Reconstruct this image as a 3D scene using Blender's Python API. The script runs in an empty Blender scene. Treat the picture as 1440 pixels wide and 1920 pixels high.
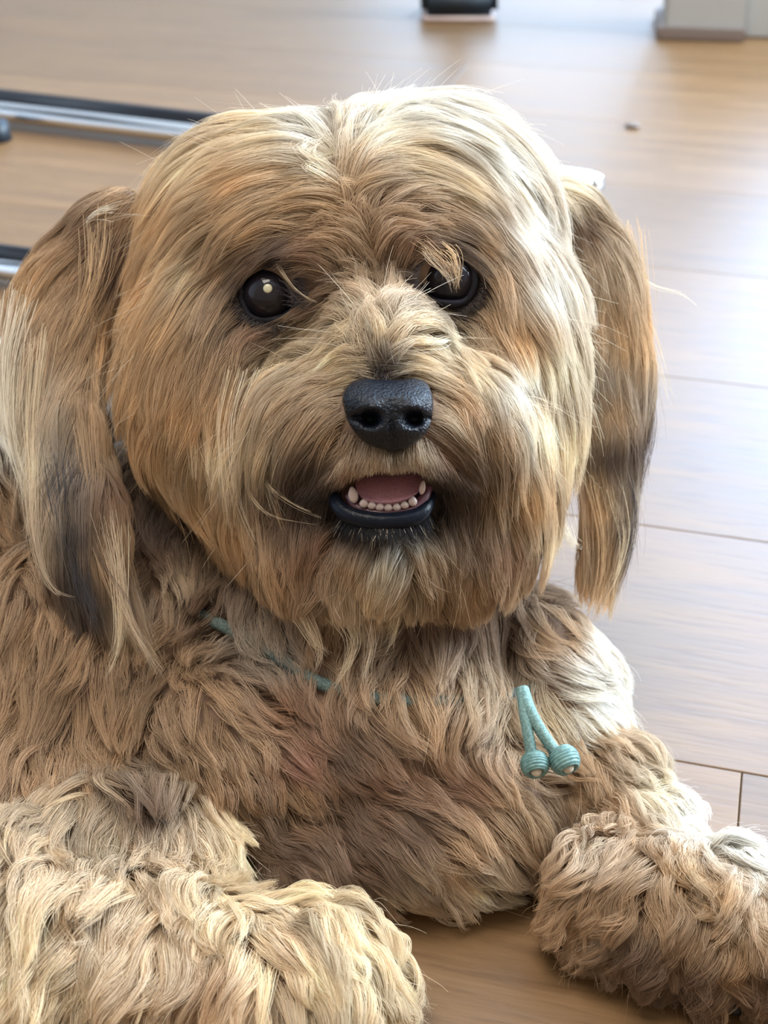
import bpy, bmesh, math, random
import numpy as np
from mathutils import Vector, Matrix
from mathutils.bvhtree import BVHTree

random.seed(7)
rng = np.random.default_rng(11)
scene = bpy.context.scene
COL = scene.collection

# ------------------------------------------------------------------ camera
F = 2637.0                       # focal length in pixels of the 1440 px wide frame
TH = math.radians(32.0)          # looking down
H = 0.50                         # height of the lens over the floor
CT, ST = math.cos(TH), math.sin(TH)
cam_data = bpy.data.cameras.new('camera')
cam = bpy.data.objects.new('camera', cam_data)
COL.objects.link(cam)
cam.location = (0, 0, H)
cam.rotation_euler = (math.pi / 2 - TH, 0, 0)
cam_data.sensor_fit = 'HORIZONTAL'
cam_data.sensor_width = 36
cam_data.lens = F / 1440 * 36
cam_data.clip_start = 0.02
cam_data.dof.use_dof = True
cam_data.dof.focus_distance = 0.600
cam_data.dof.aperture_fstop = 15.0
scene.camera = cam

# ------------------------------------------------------------------ world, lights, exposure
world = bpy.data.worlds.new('world')
scene.world = world
world.use_nodes = True
bg = world.node_tree.nodes['Background']
bg.inputs[0].default_value = (1.0, 0.88, 0.73, 1)
bg.inputs[1].default_value = 0.60


def area_light(name, loc, target, sx, sy, energy, color):
    ld = bpy.data.lights.new(name, 'AREA')
    ld.shape = 'RECTANGLE'
    ld.size, ld.size_y = sx, sy
    ld.energy = energy
    ld.color = color
    o = bpy.data.objects.new(name, ld)
    COL.objects.link(o)
    o.location = loc
    d = Vector(target) - Vector(loc)
    o.rotation_euler = d.to_track_quat('-Z', 'Y').to_euler()
    return o


# daylight entering through the glazing of the back wall and of the right wall
area_light('window_daylight', (0.33, 4.16, 1.70), (0.33, 0, 1.70), 0.72, 2.9, 34, (0.46, 0.70, 1.0))
area_light('window_daylight', (1.86, 4.16, 1.70), (1.86, 0, 1.70), 1.9, 2.9, 260, (0.42, 0.66, 1.0))
area_light('window_daylight', (3.02, 1.75, 1.75), (0.0, 1.75, 1.75), 1.9, 2.2, 520, (0.72, 0.86, 1.0))
# soft fill added overhead to light the dog from above
area_light('overhead_fill_light', (-0.35, 0.42, 2.8), (0, 0.55, 0.2), 1.2, 1.2, 66, (1.0, 0.90, 0.77))

scene.view_settings.view_transform = 'Standard'
scene.view_settings.look = 'None'
scene.view_settings.gamma = 1
scene.view_settings.use_curve_mapping = False
scene.view_settings.exposure = 0.0
scene.cycles.max_bounces = 6
scene.cycles.diffuse_bounces = 4
scene.cycles.glossy_bounces = 3
scene.cycles.transparent_max_bounces = 8
scene.cycles.caustics_reflective = False
scene.cycles.caustics_refractive = False
scene.cycles.sample_clamp_indirect = 4

# ------------------------------------------------------------------ placing helpers
D0 = 0.64                        # distance of the dog's cheeks
U = D0 / F                       # one picture pixel there, in metres
RIGHT = np.array([1.0, 0, 0])
UP = np.array([0, ST, CT])
FWD = np.array([0, CT, -ST])
CAM = np.array([0, 0, H])


def W(px, py, w):
    """point seen at pixel px,py that lies w units nearer than the cheeks"""
    z = D0 - w * U
    return CAM + RIGHT * ((px - 720) / F * z) + UP * (-(py - 960) / F * z) + FWD * z


def floor_at(px, py):
    ta = (py - 960) / F
    z = H / (ST + ta * CT)
    return CAM + RIGHT * ((px - 720) / F * z) + UP * (-ta * z) + FWD * z


def on_floor(px, py, r):
    p = floor_at(px, py).copy()
    p[2] += r * U
    return p


def project(P):
    d = P - CAM
    z = d @ FWD
    return np.stack([720 + F * (d @ RIGHT) / z, 960 - F * (d @ UP) / z], -1), z


def thing(name, label, cat, loc=(0, 0, 0), group=None, kind=None):
    o = bpy.data.objects.new(name, None)
    COL.objects.link(o)
    o.location = loc
    o.empty_display_size = 0.02
    o['label'] = label
    o['category'] = cat
    if group:
        o['group'] = group
    if kind:
        o['kind'] = kind
    return o


def link_mesh(name, me, mat=None, parent=None, label=None):
    o = bpy.data.objects.new(name, me)
    COL.objects.link(o)
    if mat:
        me.materials.clear()
        me.materials.append(mat)
    if parent is not None:
        o.parent = parent
        o.matrix_parent_inverse = Matrix.Translation(-Vector(parent.location))
    if label:
        o['label'] = label
    return o


def bm_obj(name, bm, mat=None, parent=None, label=None, smooth=True):
    me = bpy.data.meshes.new(name)
    bm.to_mesh(me)
    bm.free()
    if smooth:
        me.polygons.foreach_set('use_smooth', [True] * len(me.polygons))
    return link_mesh(name, me, mat, parent, label)


def tube(points, radius, seg=14, caps=True, bm=None):
    """round bar along a polyline; radius is a number or a list"""
    bm = bm or bmesh.new()
    P = [Vector(p) for p in points]
    R = radius if isinstance(radius, (list, tuple)) else [radius] * len(P)
    up = Vector((0, 0, 1))
    rings = []
    prev = None
    for i, p in enumerate(P):
        t = (P[min(i + 1, len(P) - 1)] - P[max(i - 1, 0)]).normalized()
        if prev is None:
            a = t.cross(up)
            if a.length < 1e-3:
                a = t.cross(Vector((1, 0, 0)))
        else:
            a = prev - t * prev.dot(t)
        a.normalize()
        prev = a
        b = t.cross(a)
        rings.append([bm.verts.new(p + (a * math.cos(k * 2 * math.pi / seg) + b * math.sin(k * 2 * math.pi / seg)) * R[i]) for k in range(seg)])
    for i in range(len(P) - 1):
        for k in range(seg):
            bm.faces.new((rings[i][k], rings[i][(k + 1) % seg], rings[i + 1][(k + 1) % seg], rings[i + 1][k]))
    if caps:
        bm.faces.new(rings[0][::-1])
        bm.faces.new(rings[-1])
    return bm


def smooth_path(ctrl, n=24):
    """Catmull-Rom through control points"""
    c = [np.array(p, float) for p in ctrl]
    c = [2 * c[0] - c[1]] + c + [2 * c[-1] - c[-2]]
    out = []
    m = len(c) - 3
    for i in range(m):
        for k in range(n):
            t = k / n
            p0, p1, p2, p3 = c[i:i + 4]
            out.append(0.5 * ((2 * p1) + (-p0 + p2) * t + (2 * p0 - 5 * p1 + 4 * p2 - p3) * t * t + (-p0 + 3 * p1 - 3 * p2 + p3) * t ** 3))
    out.append(c[-2])
    return out


def box(bm, x0, x1, y0, y1, z0, z1):
    v = [bm.verts.new((x, y, z)) for x in (x0, x1) for y in (y0, y1) for z in (z0, z1)]
    for f in ((0, 1, 3, 2), (4, 6, 7, 5), (0, 4, 5, 1), (2, 3, 7, 6), (0, 2, 6, 4), (1, 5, 7, 3)):
        bm.faces.new([v[i] for i in f])
    return bm


# ------------------------------------------------------------------ materials
def mat(name, color=(0.5, 0.5, 0.5), rough=0.5, metal=0.0, **kw):
    m = bpy.data.materials.new(name)
    m.use_nodes = True
    b = m.node_tree.nodes['Principled BSDF']
    b.inputs['Base Color'].default_value = (*color, 1)
    b.inputs['Roughness'].default_value = rough
    b.inputs['Metallic'].default_value = metal
    for k, v in kw.items():
        b.inputs[k.replace('_', ' ')].default_value = v
    return m


def nd(m, kind, **kw):
    n = m.node_tree.nodes.new(kind)
    for k, v in kw.items():
        setattr(n, k, v)
    return n


def noise_bump(m, scale, strength, dist=0.001, detail=4, color_mix=None, kind='ShaderNodeTexNoise'):
    lk = m.node_tree.links.new
    b = m.node_tree.nodes['Principled BSDF']
    tc = nd(m, 'ShaderNodeTexCoord')
    n = nd(m, kind)
    n.inputs['Scale'].default_value = scale
    if 'Detail' in n.inputs:
        n.inputs['Detail'].default_value = detail
    lk(tc.outputs['Object'], n.inputs['Vector'])
    bp = nd(m, 'ShaderNodeBump')
    bp.inputs['Strength'].default_value = strength
    bp.inputs['Distance'].default_value = dist
    out = n.outputs['Fac'] if 'Fac' in n.outputs else n.outputs['Distance']
    lk(out, bp.inputs['Height'])
    lk(bp.outputs['Normal'], b.inputs['Normal'])
    if color_mix:
        r = nd(m, 'ShaderNodeValToRGB')
        r.color_ramp.elements[0].color = (*color_mix[0], 1)
        r.color_ramp.elements[1].color = (*color_mix[1], 1)
        r.color_ramp.elements[0].position = 0.35
        r.color_ramp.elements[1].position = 0.65
        lk(out, r.inputs['Fac'])
        lk(r.outputs['Color'], b.inputs['Base Color'])
    return m


def wood_material():
    m = mat('oak_plank', rough=0.34)
    lk = m.node_tree.links.new
    b = m.node_tree.nodes['Principled BSDF']
    b.inputs['IOR'].default_value = 1.62
    tc = nd(m, 'ShaderNodeTexCoord')
    oi = nd(m, 'ShaderNodeObjectInfo')
    add = nd(m, 'ShaderNodeVectorMath', operation='MULTIPLY_ADD')
    cx = nd(m, 'ShaderNodeCombineXYZ')
    mr = nd(m, 'ShaderNodeMath', operation='MULTIPLY')
    mr.inputs[1].default_value = 37.0
    lk(oi.outputs['Random'], mr.inputs[0])
    lk(mr.outputs[0], cx.inputs[0])
    lk(mr.outputs[0], cx.inputs[1])
    add.inputs[1].default_value = (1.0, 11.0, 11.0)
    lk(tc.outputs['Object'], add.inputs[0])
    lk(cx.outputs[0], add.inputs[2])
    n1 = nd(m, 'ShaderNodeTexNoise')
    n1.inputs['Scale'].default_value = 4.5
    n1.inputs['Detail'].default_value = 9
    n1.inputs['Roughness'].default_value = 0.62
    n1.inputs['Distortion'].default_value = 0.5
    lk(add.outputs[0], n1.inputs['Vector'])
    n2 = nd(m, 'ShaderNodeTexNoise')
    n2.inputs['Scale'].default_value = 26
    n2.inputs['Detail'].default_value = 4
    lk(add.outputs[0], n2.inputs['Vector'])
    r1 = nd(m, 'ShaderNodeValToRGB')
    e = r1.color_ramp.elements
    e[0].position, e[0].color = 0.2, (0.115, 0.062, 0.026, 1)
    e[1].position, e[1].color = 0.72, (0.205, 0.115, 0.047, 1)
    x = e.new(0.5)
    x.color = (0.165, 0.09, 0.036, 1)
    lk(n1.outputs['Fac'], r1.inputs['Fac'])
    r2 = nd(m, 'ShaderNodeValToRGB')
    r2.color_ramp.elements[0].position = 0.33
    r2.color_ramp.elements[0].color = (0.82, 0.79, 0.76, 1)
    r2.color_ramp.elements[1].position = 0.47
    r2.color_ramp.elements[1].color = (1, 1, 1, 1)
    lk(n2.outputs['Fac'], r2.inputs['Fac'])
    mx = nd(m, 'ShaderNodeMix', data_type='RGBA', blend_type='MULTIPLY')
    mx.inputs[0].default_value = 1
    lk(r1.outputs['Color'], mx.inputs[6])
    lk(r2.outputs['Color'], mx.inputs[7])
    hv = nd(m, 'ShaderNodeHueSaturation')
    v = nd(m, 'ShaderNodeMapRange')
    v.inputs['To Min'].default_value = 0.88
    v.inputs['To Max'].default_value = 1.12
    lk(oi.outputs['Random'], v.inputs['Value'])
    lk(v.outputs[0], hv.inputs['Value'])
    lk(mx.outputs[2], hv.inputs['Color'])
    lk(hv.outputs['Color'], b.inputs['Base Color'])
    rr = nd(m, 'ShaderNodeMapRange')
    rr.inputs['To Min'].default_value = 0.34
    rr.inputs['To Max'].default_value = 0.50
    lk(n1.outputs['Fac'], rr.inputs['Value'])
    lk(rr.outputs[0], b.inputs['Roughness'])
    bp = nd(m, 'ShaderNodeBump')
    bp.inputs['Strength'].default_value = 0.25
    bp.inputs['Distance'].default_value = 0.0006
    lk(n2.outputs['Fac'], bp.inputs['Height'])
    lk(bp.outputs['Normal'], b.inputs['Normal'])
    return m


M_wood = wood_material()
M_gap = noise_bump(mat('dark_joint', (0.06, 0.04, 0.03), 0.7), 60, 0.2)
M_wall = noise_bump(mat('wall_paint', (0.55, 0.57, 0.60), 0.7), 150, 0.1)
M_ceil = noise_bump(mat('ceiling_paint', (0.75, 0.74, 0.72), 0.8), 150, 0.1)
M_frame = noise_bump(mat('window_frame_paint', (0.7, 0.7, 0.7), 0.4), 90, 0.05)
M_chrome = noise_bump(mat('chrome', (0.80, 0.83, 0.86), 0.16, 1.0), 300, 0.03)
M_black = noise_bump(mat('black_lacquer', (0.006, 0.007, 0.012), 0.35), 200, 0.05)
M_rubber = noise_bump(mat('dark_rubber', (0.012, 0.022, 0.034), 0.5), 200, 0.15)
M_felt = noise_bump(mat('pale_felt', (0.62, 0.50, 0.46), 0.9), 400, 0.4)
M_post = noise_bump(mat('grey_post_paint', (0.36, 0.36, 0.35), 0.55), 80, 0.08)
M_plinth = noise_bump(mat('taupe_plinth', (0.17, 0.13, 0.11), 0.6), 80, 0.1)


def glass_material():
    m = bpy.data.materials.new('window_glass')
    m.use_nodes = True
    nt = m.node_tree
    b = nt.nodes['Principled BSDF']
    b.inputs['Base Color'].default_value = (0.9, 0.96, 1, 1)
    b.inputs['Roughness'].default_value = 0.0
    b.inputs['Transmission Weight'].default_value = 1.0
    b.inputs['IOR'].default_value = 1.05
    return m


M_glass = glass_material()

# ------------------------------------------------------------------ the room
floor_sub = bm_obj('floor', box(bmesh.new(), -3.2, 3.2, -1.2, 4.4, -0.05, -0.006), M_gap, smooth=False)
floor_sub['kind'] = 'structure'
floor_sub['label'] = 'warm oak plank floor with a bluish window sheen'

ANG = math.radians(-15.0)
AX = np.array([math.cos(ANG), math.sin(ANG)])
AY = np.array([-math.sin(ANG), math.cos(ANG)])
PW, PL = 0.226, 2.4
s0 = floor_at(1180, 1410)[:2]
j0 = floor_at(1392, 1447)[:2]
row0 = float(s0 @ AY)
off0 = float(j0 @ AX)


def plank_mesh(length, name='plank'):
    bm = box(bmesh.new(), 0, length + 0.0008, 0, PW - 0.0006, -0.008, 0.0)
    es = [e for e in bm.edges if all(abs(v.co.z) < 1e-6 for v in e.verts)]
    bmesh.ops.bevel(bm, geom=es, offset=0.0005, segments=1, affect='EDGES')
    me = bpy.data.meshes.new(name)
    bm.to_mesh(me)
    bm.free()
    me.materials.append(M_wood)
    return me


ME_PLANK = plank_mesh(PL - 0.0014)
n_pl = 0
BX0, BX1, BY0, BY1 = -3.19, 3.04, -1.19, 4.19          # the planks end at the walls
for r in range(-16, 28):
    shift = off0 if r == -1 else off0 + (0.47 * PL * (r + 1)) % PL
    for c in range(-4, 4):
        a0 = shift + c * PL
        p = AX * a0 + AY * (row0 + r * PW)
        cor = [p + AX * u + AY * v for u in (0, PL) for v in (0, PW)]
        xs, ys = [q[0] for q in cor], [q[1] for q in cor]
        if max(xs) < BX0 or min(xs) > BX1 or max(ys) < BY0 or min(ys) > BY1:
            continue
        me = ME_PLANK
        if min(xs) < BX0 or max(xs) > BX1 or min(ys) < BY0 or max(ys) > BY1:
            MW = Matrix.Translation((p[0], p[1], 0)) @ Matrix.Rotation(ANG, 4, 'Z')
            bm = bmesh.new()
            bm.from_mesh(ME_PLANK)
            bm.transform(MW)
            for co, no in (((BX0, 0, 0), (-1, 0, 0)), ((BX1, 0, 0), (1, 0, 0)), ((0, BY0, 0), (0, -1, 0)), ((0, BY1, 0), (0, 1, 0))):
                bmesh.ops.bisect_plane(bm, geom=bm.verts[:] + bm.edges[:] + bm.faces[:], plane_co=co, plane_no=no, clear_outer=True)
            if not bm.faces:
                bm.free()
                continue
            bm.transform(MW.inverted())
            me = bpy.data.meshes.new('plank')
            bm.to_mesh(me)
            bm.free()
            me.materials.clear()
            me.materials.append(M_wood)
        o = bpy.data.objects.new('plank', me)
        COL.objects.link(o)
        o.location = (p[0], p[1], 0)
        o.rotation_euler = (0, 0, ANG)
        o.parent = floor_sub
        n_pl += 1


def structure(name, bm, m, label=None):
    o = bm_obj(name, bm, m, smooth=False)
    o['kind'] = 'structure'
    if label:
        o['label'] = label
    return o


# back wall with two tall glazed openings, right wall with one window
RH = 3.4
bm = bmesh.new()
box(bm, -3.2, -0.05, 4.2, 4.4, 0, RH)
box(bm, 0.71, 0.87, 4.2, 4.4, 0, RH)
box(bm, 2.88, 3.2, 4.2, 4.4, 0, RH)
box(bm, -0.05, 0.71, 4.2, 4.4, 3.2, RH)
box(bm, 0.87, 2.88, 4.2, 4.4, 3.2, RH)
box(bm, -0.05, 0.71, 4.2, 4.4, 0, 0.16)
box(bm, 0.87, 2.88, 4.2, 4.4, 0, 0.16)
structure('wall_back', bm, M_wall)
bm = bmesh.new()
box(bm, 3.05, 3.2, -1.2, 0.76, 0, RH)
box(bm, 3.05, 3.2, 2.74, 4.2, 0, RH)
box(bm, 3.05, 3.2, 0.76, 2.74, 0, 0.60)
box(bm, 3.05, 3.2, 0.76, 2.74, 2.90, RH)
structure('wall_right', bm, M_wall)
structure('wall_left', box(bmesh.new(), -3.4, -3.2, -1.2, 4.4, 0, RH), M_wall)
structure('ceiling', box(bmesh.new(), -3.4, 3.2, -1.2, 4.4, RH, RH + 0.1), M_ceil)


def window(name, x0, x1, z0, z1, y, axis='x'):
    def bx(bm, a0, a1, b0, b1, d0, d1):
        if axis == 'x':
            box(bm, a0, a1, d0, d1, b0, b1)
        else:
            box(bm, d0, d1, a0, a1, b0, b1)
    bm = bmesh.new()
    t = 0.06
    bx(bm, x0, x1, z0, z0 + t, y, y + 0.06)
    bx(bm, x0, x1, z1 - t, z1, y, y + 0.06)
    bx(bm, x0, x0 + t, z0 + t, z1 - t, y, y + 0.06)
    bx(bm, x1 - t, x1, z0 + t, z1 - t, y, y + 0.06)
    o = bm_obj(name, bm, M_frame, smooth=False)
    o['kind'] = 'structure'
    bm = bmesh.new()
    bx(bm, x0 + t, x1 - t, z0 + t, z1 - t, y + 0.02, y + 0.03)
    bm_obj('pane', bm, M_glass, o, smooth=False)


window('window_1', -0.05, 0.71, 0.16, 3.2, 4.28)
window('window_2', 0.87, 2.88, 0.16, 3.2, 4.28)
window('window_3', 0.76, 2.74, 0.60, 2.90, 3.1, axis='y')

# ------------------------------------------------------------------ furniture feet behind the dog
def at_height(px, py, z):
    """point of the viewing ray through px,py at world height z"""
    d = RIGHT * ((px - 720) / F) + UP * (-(py - 960) / F) + FWD
    t = (z - H) / d[2]
    return CAM + d * t


# chair: chrome runner loop with a black tube lying along its far side
rail = thing('cantilever_chair', 'chrome and black tubular chair frame lying on the floor behind the dog', 'chair', tuple(floor_at(500, 300)))
A = at_height(-160, 190, 0.018)
B = at_height(1045, 333, 0.018)
Dr = (A - B) / np.linalg.norm(A - B)
back_path = [A, A * 0.5 + B * 0.5, B + Dr * 0.02]
c1 = at_height(1088, 352, 0.018)
c2 = at_height(1075, 430, 0.018)
c3 = at_height(960, 560, 0.018)
path = smooth_path([A, A * 0.5 + B * 0.5, B, c1, c2, c3], 14)
bm_obj('chrome_runner', tube(path, 0.0115, 18), M_chrome, rail)
off = np.array([0.004, 0.026, 0.007])
bm_obj('black_tube', tube([A + off, A * 0.5 + B * 0.5 + off, B * 0.97 + A * 0.03 + off], 0.0115, 18), M_black, rail)
A2 = at_height(-190, 477, 0.016)
B2 = at_height(75, 514, 0.016)
B3 = at_height(330, 560, 0.016)
bm_obj('chrome_runner', tube([A2, B2, B3], 0.009, 18), M_chrome, rail)
off2 = np.array([0.003, 0.019, 0.006])
bm_obj('black_tube', tube([A2 + off2, B2 + off2, B3 + off2], 0.009, 18), M_black, rail)
# uprights of the frame, outside the picture on the left
e0 = A2 + np.array([0.0, 0.01, 0])
e1 = A
bm_obj('chrome_upright', tube(smooth_path([A, A + [-0.05, 0, 0.02], A + [-0.07, 0, 0.09], A + [-0.07, 0, 0.42]], 8), 0.0115, 16), M_chrome, rail)
bm_obj('chrome_upright', tube(smooth_path([A2, A2 + [-0.05, 0, 0.02], A2 + [-0.07, 0, 0.09], A2 + [-0.07, 0, 0.42]], 8), 0.009, 16), M_chrome, rail)
# seat carried by the uprights
sc = (A + A2) / 2
bm = box(bmesh.new(), sc[0] - 0.47, sc[0] - 0.05, min(A[1], A2[1]) - 0.02, max(A[1], A2[1]) + 0.02, 0.43, 0.47)
bmesh.ops.bevel(bm, geom=bm.edges[:], offset=0.012, segments=3, affect='EDGES')
bm_obj('seat', bm, M_black, rail)
# little black glide at the left edge
g = floor_at(-6, 262)
bm = bmesh.new()
bmesh.ops.create_cone(bm, cap_ends=True, segments=24, radius1=0.018, radius2=0.014, depth=0.022, matrix=Matrix.Translation((g[0], g[1], 0.011)))
bm_obj('glide', bm, M_rubber, rail)

# black foot at the top edge
fc = floor_at(864, 36)
foot = thing('stool', 'black chair foot on a pale felt pad at the top edge', 'stool', tuple(fc))
bm = box(bmesh.new(), fc[0] - 0.062, fc[0] + 0.056, fc[1] - 0.02, fc[1] + 0.075, 0.006, 0.05)
bmesh.ops.bevel(bm, geom=bm.edges[:], offset=0.010, segments=4, affect='EDGES')
for v in bm.verts:
    k = (v.co.z - 0.006) / 0.044
    v.co.x += (v.co.x - fc[0]) * 0.04 * -k
bm_obj('foot', bm, M_rubber, foot)
bm = box(bmesh.new(), fc[0] - 0.058, fc[0] + 0.052, fc[1] - 0.018, fc[1] + 0.073, 0.0, 0.007)
bmesh.ops.bevel(bm, geom=bm.edges[:], offset=0.002, segments=2, affect='EDGES')
bm_obj('felt_pad', bm, M_felt, foot)
bm_obj('leg', tube([(fc[0] - 0.003, fc[1] + 0.028, 0.045), (fc[0] - 0.003, fc[1] + 0.028, 0.44)], 0.02, 20), M_rubber, foot)
bm = bmesh.new()
bmesh.ops.create_cone(bm, cap_ends=True, segments=40, radius1=0.17, radius2=0.17, depth=0.04, matrix=Matrix.Translation((fc[0], fc[1] + 0.03, 0.46)))
bmesh.ops.bevel(bm, geom=[e for e in bm.edges if abs(e.verts[0].co.z - e.verts[1].co.z) < 1e-6], offset=0.008, segments=2, affect='EDGES')
bm_obj('seat', bm, M_rubber, foot)

# square grey post with its plinth, top right
pc = floor_at(1314, 77)
post = thing('post', 'pale grey square post on a taupe plinth, top right', 'post', tuple(pc))
rz = Matrix.Rotation(math.radians(-8), 4, 'Z')
def post_box(x0, x1, y0, y1, z0, z1, bev, m, name):
    bm = box(bmesh.new(), x0, x1, y0, y1, z0, z1)
    bmesh.ops.bevel(bm, geom=bm.edges[:], offset=bev, segments=2, affect='EDGES')
    bm.transform(Matrix.Translation((pc[0], pc[1], 0)) @ rz)
    return bm_obj(name, bm, m, post, smooth=False)
post_box(-0.053, 0.060, 0.006, 0.125, 0.014, 0.52, 0.003, M_post, 'shaft')
post_box(-0.064, 0.062, -0.004, 0.135, 0.0, 0.018, 0.003, M_plinth, 'plinth')
post_box(0.060, 0.190, 0.028, 0.100, 0.0, 0.30, 0.003, M_post, 'side_panel')

# dark crumb on the floor
cr = floor_at(1186, 238)
bm = bmesh.new()
bmesh.ops.create_icosphere(bm, subdivisions=2, radius=1, matrix=Matrix.Translation((cr[0], cr[1], 0.0025)) @ Matrix.Diagonal((0.009, 0.010, 0.0025, 1)))
for v in bm.verts:
    v.co += Vector((random.uniform(-1, 1), random.uniform(-1, 1), random.uniform(0, .3))) * 0.001
crumb = bm_obj('crumb', bm, M_plinth)
crumb['label'] = 'small dark crumb on the floor right of the head'
crumb['category'] = 'crumb'

# ------------------------------------------------------------------ the dog: flesh
# blobs: (centre point, radii in units along picture x, picture y, depth)
def fl(px, py, r, rr):
    return (on_floor(px, py, r), rr)


def wb(px, py, w, ru, rv, rw):
    return (W(px, py, w), (ru, rv, rw))


G_HEAD = [wb(650, 480, -165, 385, 262, 270), wb(515, 418, -200, 230, 178, 230), wb(790, 390, -200, 245, 195, 230),
          wb(420, 700, -130, 170, 260, 200), wb(950, 690, -130, 130, 280, 200),
          wb(722, 665, 110, 105, 100, 150), wb(732, 800, 150, 135, 95, 120),
          wb(610, 800, 60, 130, 120, 150), wb(860, 800, 60, 125, 120, 150),
          wb(560, 900, -40, 150, 150, 150), wb(900, 900, -40, 130, 150, 150),
          wb(720, 1045, 60, 120, 75, 110), wb(590, 1035, 0, 110, 90, 110), wb(865, 1030, -10, 110, 90, 110), wb(690, 980, -150, 300, 150, 170)]
G_EARL = [wb(225, 430, -220, 75, 90, 80), wb(150, 540, -195, 95, 110, 60), wb(110, 690, -150, 85, 130, 45),
          wb(135, 850, -85, 80, 140, 40), wb(170, 990, -10, 70, 130, 34)]
G_EARR = [wb(1050, 400, -260, 60, 80, 70), wb(1120, 500, -250, 62, 100, 50), wb(1150, 640, -240, 55, 120, 42),
          wb(1150, 790, -235, 50, 130, 36), wb(1135, 920, -230, 40, 110, 30)]
G_TORSO = [wb(300, 1010, -300, 170, 190, 170), wb(600, 1620, -60, 170, 90, 130), wb(680, 1150, -250, 330, 200, 230), wb(690, 1360, -190, 330, 260, 230), wb(430, 1400, -110, 190, 170, 190),
           wb(170, 1300, -230, 290, 330, 240), wb(-120, 1000, -560, 330, 330, 420), wb(80, 830, -620, 230, 230, 300),
           wb(1010, 1330, -230, 130, 220, 180), wb(1045, 1280, -260, 95, 120, 130), wb(800, 1560, -60, 210, 120, 140),
           wb(100, 1500, -90, 260, 150, 220), wb(900, 1500, -100, 170, 130, 150)]
G_LEGL = [fl(585, 1925, 118, (130, 118, 150)), fl(470, 1915, 125, (140, 118, 150)), fl(330, 1905, 135, (160, 125, 160)),
          fl(160, 1890, 150, (190, 145, 180)), fl(-20, 1880, 170, (200, 165, 200)), wb(190, 1580, 20, 230, 130, 180)]
G_LEGR = [wb(1110, 1470, -150, 100, 110, 130), fl(1140, 1750, 105, (100, 105, 120)), fl(1230, 1780, 120, (120, 118, 130)),
          fl(1340, 1815, 118, (120, 115, 130)), fl(1450, 1845, 105, (110, 100, 120)), fl(1560, 1870, 95, (110, 90, 110)),
          wb(1180, 1560, -110, 110, 90, 120)]
GROUPS = dict(head=G_HEAD, ear_left=G_EARL, ear_right=G_EARR, torso=G_TORSO, leg_left=G_LEGL, leg_right=G_LEGR)


def blob_mesh(blobs, voxel, smooth_it, shrink=0.0):
    bm = bmesh.new()
    for c, r in blobs:
        M = Matrix((RIGHT, UP, -FWD)).transposed().to_4x4()
        S = Matrix.Diagonal((max(r[0] - shrink, 5) * U, max(r[1] - shrink, 5) * U, max(r[2] - shrink, 5) * U, 1))
        bmesh.ops.create_icosphere(bm, subdivisions=4, radius=1, matrix=Matrix.Translation(c) @ M @ S)
    me = bpy.data.meshes.new('tmp')
    bm.to_mesh(me)
    bm.free()
    o = bpy.data.objects.new('tmp', me)
    COL.objects.link(o)
    md = o.modifiers.new('r', 'REMESH')
    md.mode = 'VOXEL'
    md.voxel_size = voxel
    sm = o.modifiers.new('s', 'SMOOTH')
    sm.factor = 0.6
    sm.iterations = smooth_it
    dg = bpy.context.evaluated_depsgraph_get()
    ev = o.evaluated_get(dg)
    m2 = bpy.data.meshes.new_from_object(ev)
    bpy.data.objects.remove(o)
    n = len(m2.vertices)
    co = np.empty(n * 3)
    m2.vertices.foreach_get('co', co)
    co = co.reshape(-1, 3)
    co[:, 2] = np.maximum(co[:, 2], 0.004)
    m2.vertices.foreach_set('co', co.ravel())
    m2.update()
    return m2, co


dog = thing('dog', 'shaggy golden-tan dog lying on the wooden floor, mouth open, looking up', 'dog', tuple(on_floor(700, 1750, 0)))

EYES = [(503, 551, 38, 49), (841, 523, 30, 51)]      # px, py, w of the centre, radius


def skin_material():
    m = mat('dog_skin', (0.16, 0.10, 0.065), 0.8)
    return noise_bump(m, 120, 0.5, 0.001, 6, ((0.13, 0.08, 0.052), (0.20, 0.125, 0.08)))


M_skin = skin_material()
body_me, body_co = blob_mesh([b for g in GROUPS.values() for b in g], 0.004, 6, shrink=6)
body_me.polygons.foreach_set('use_smooth', [True] * len(body_me.polygons))
body = link_mesh('body', body_me, M_skin, dog)


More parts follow.
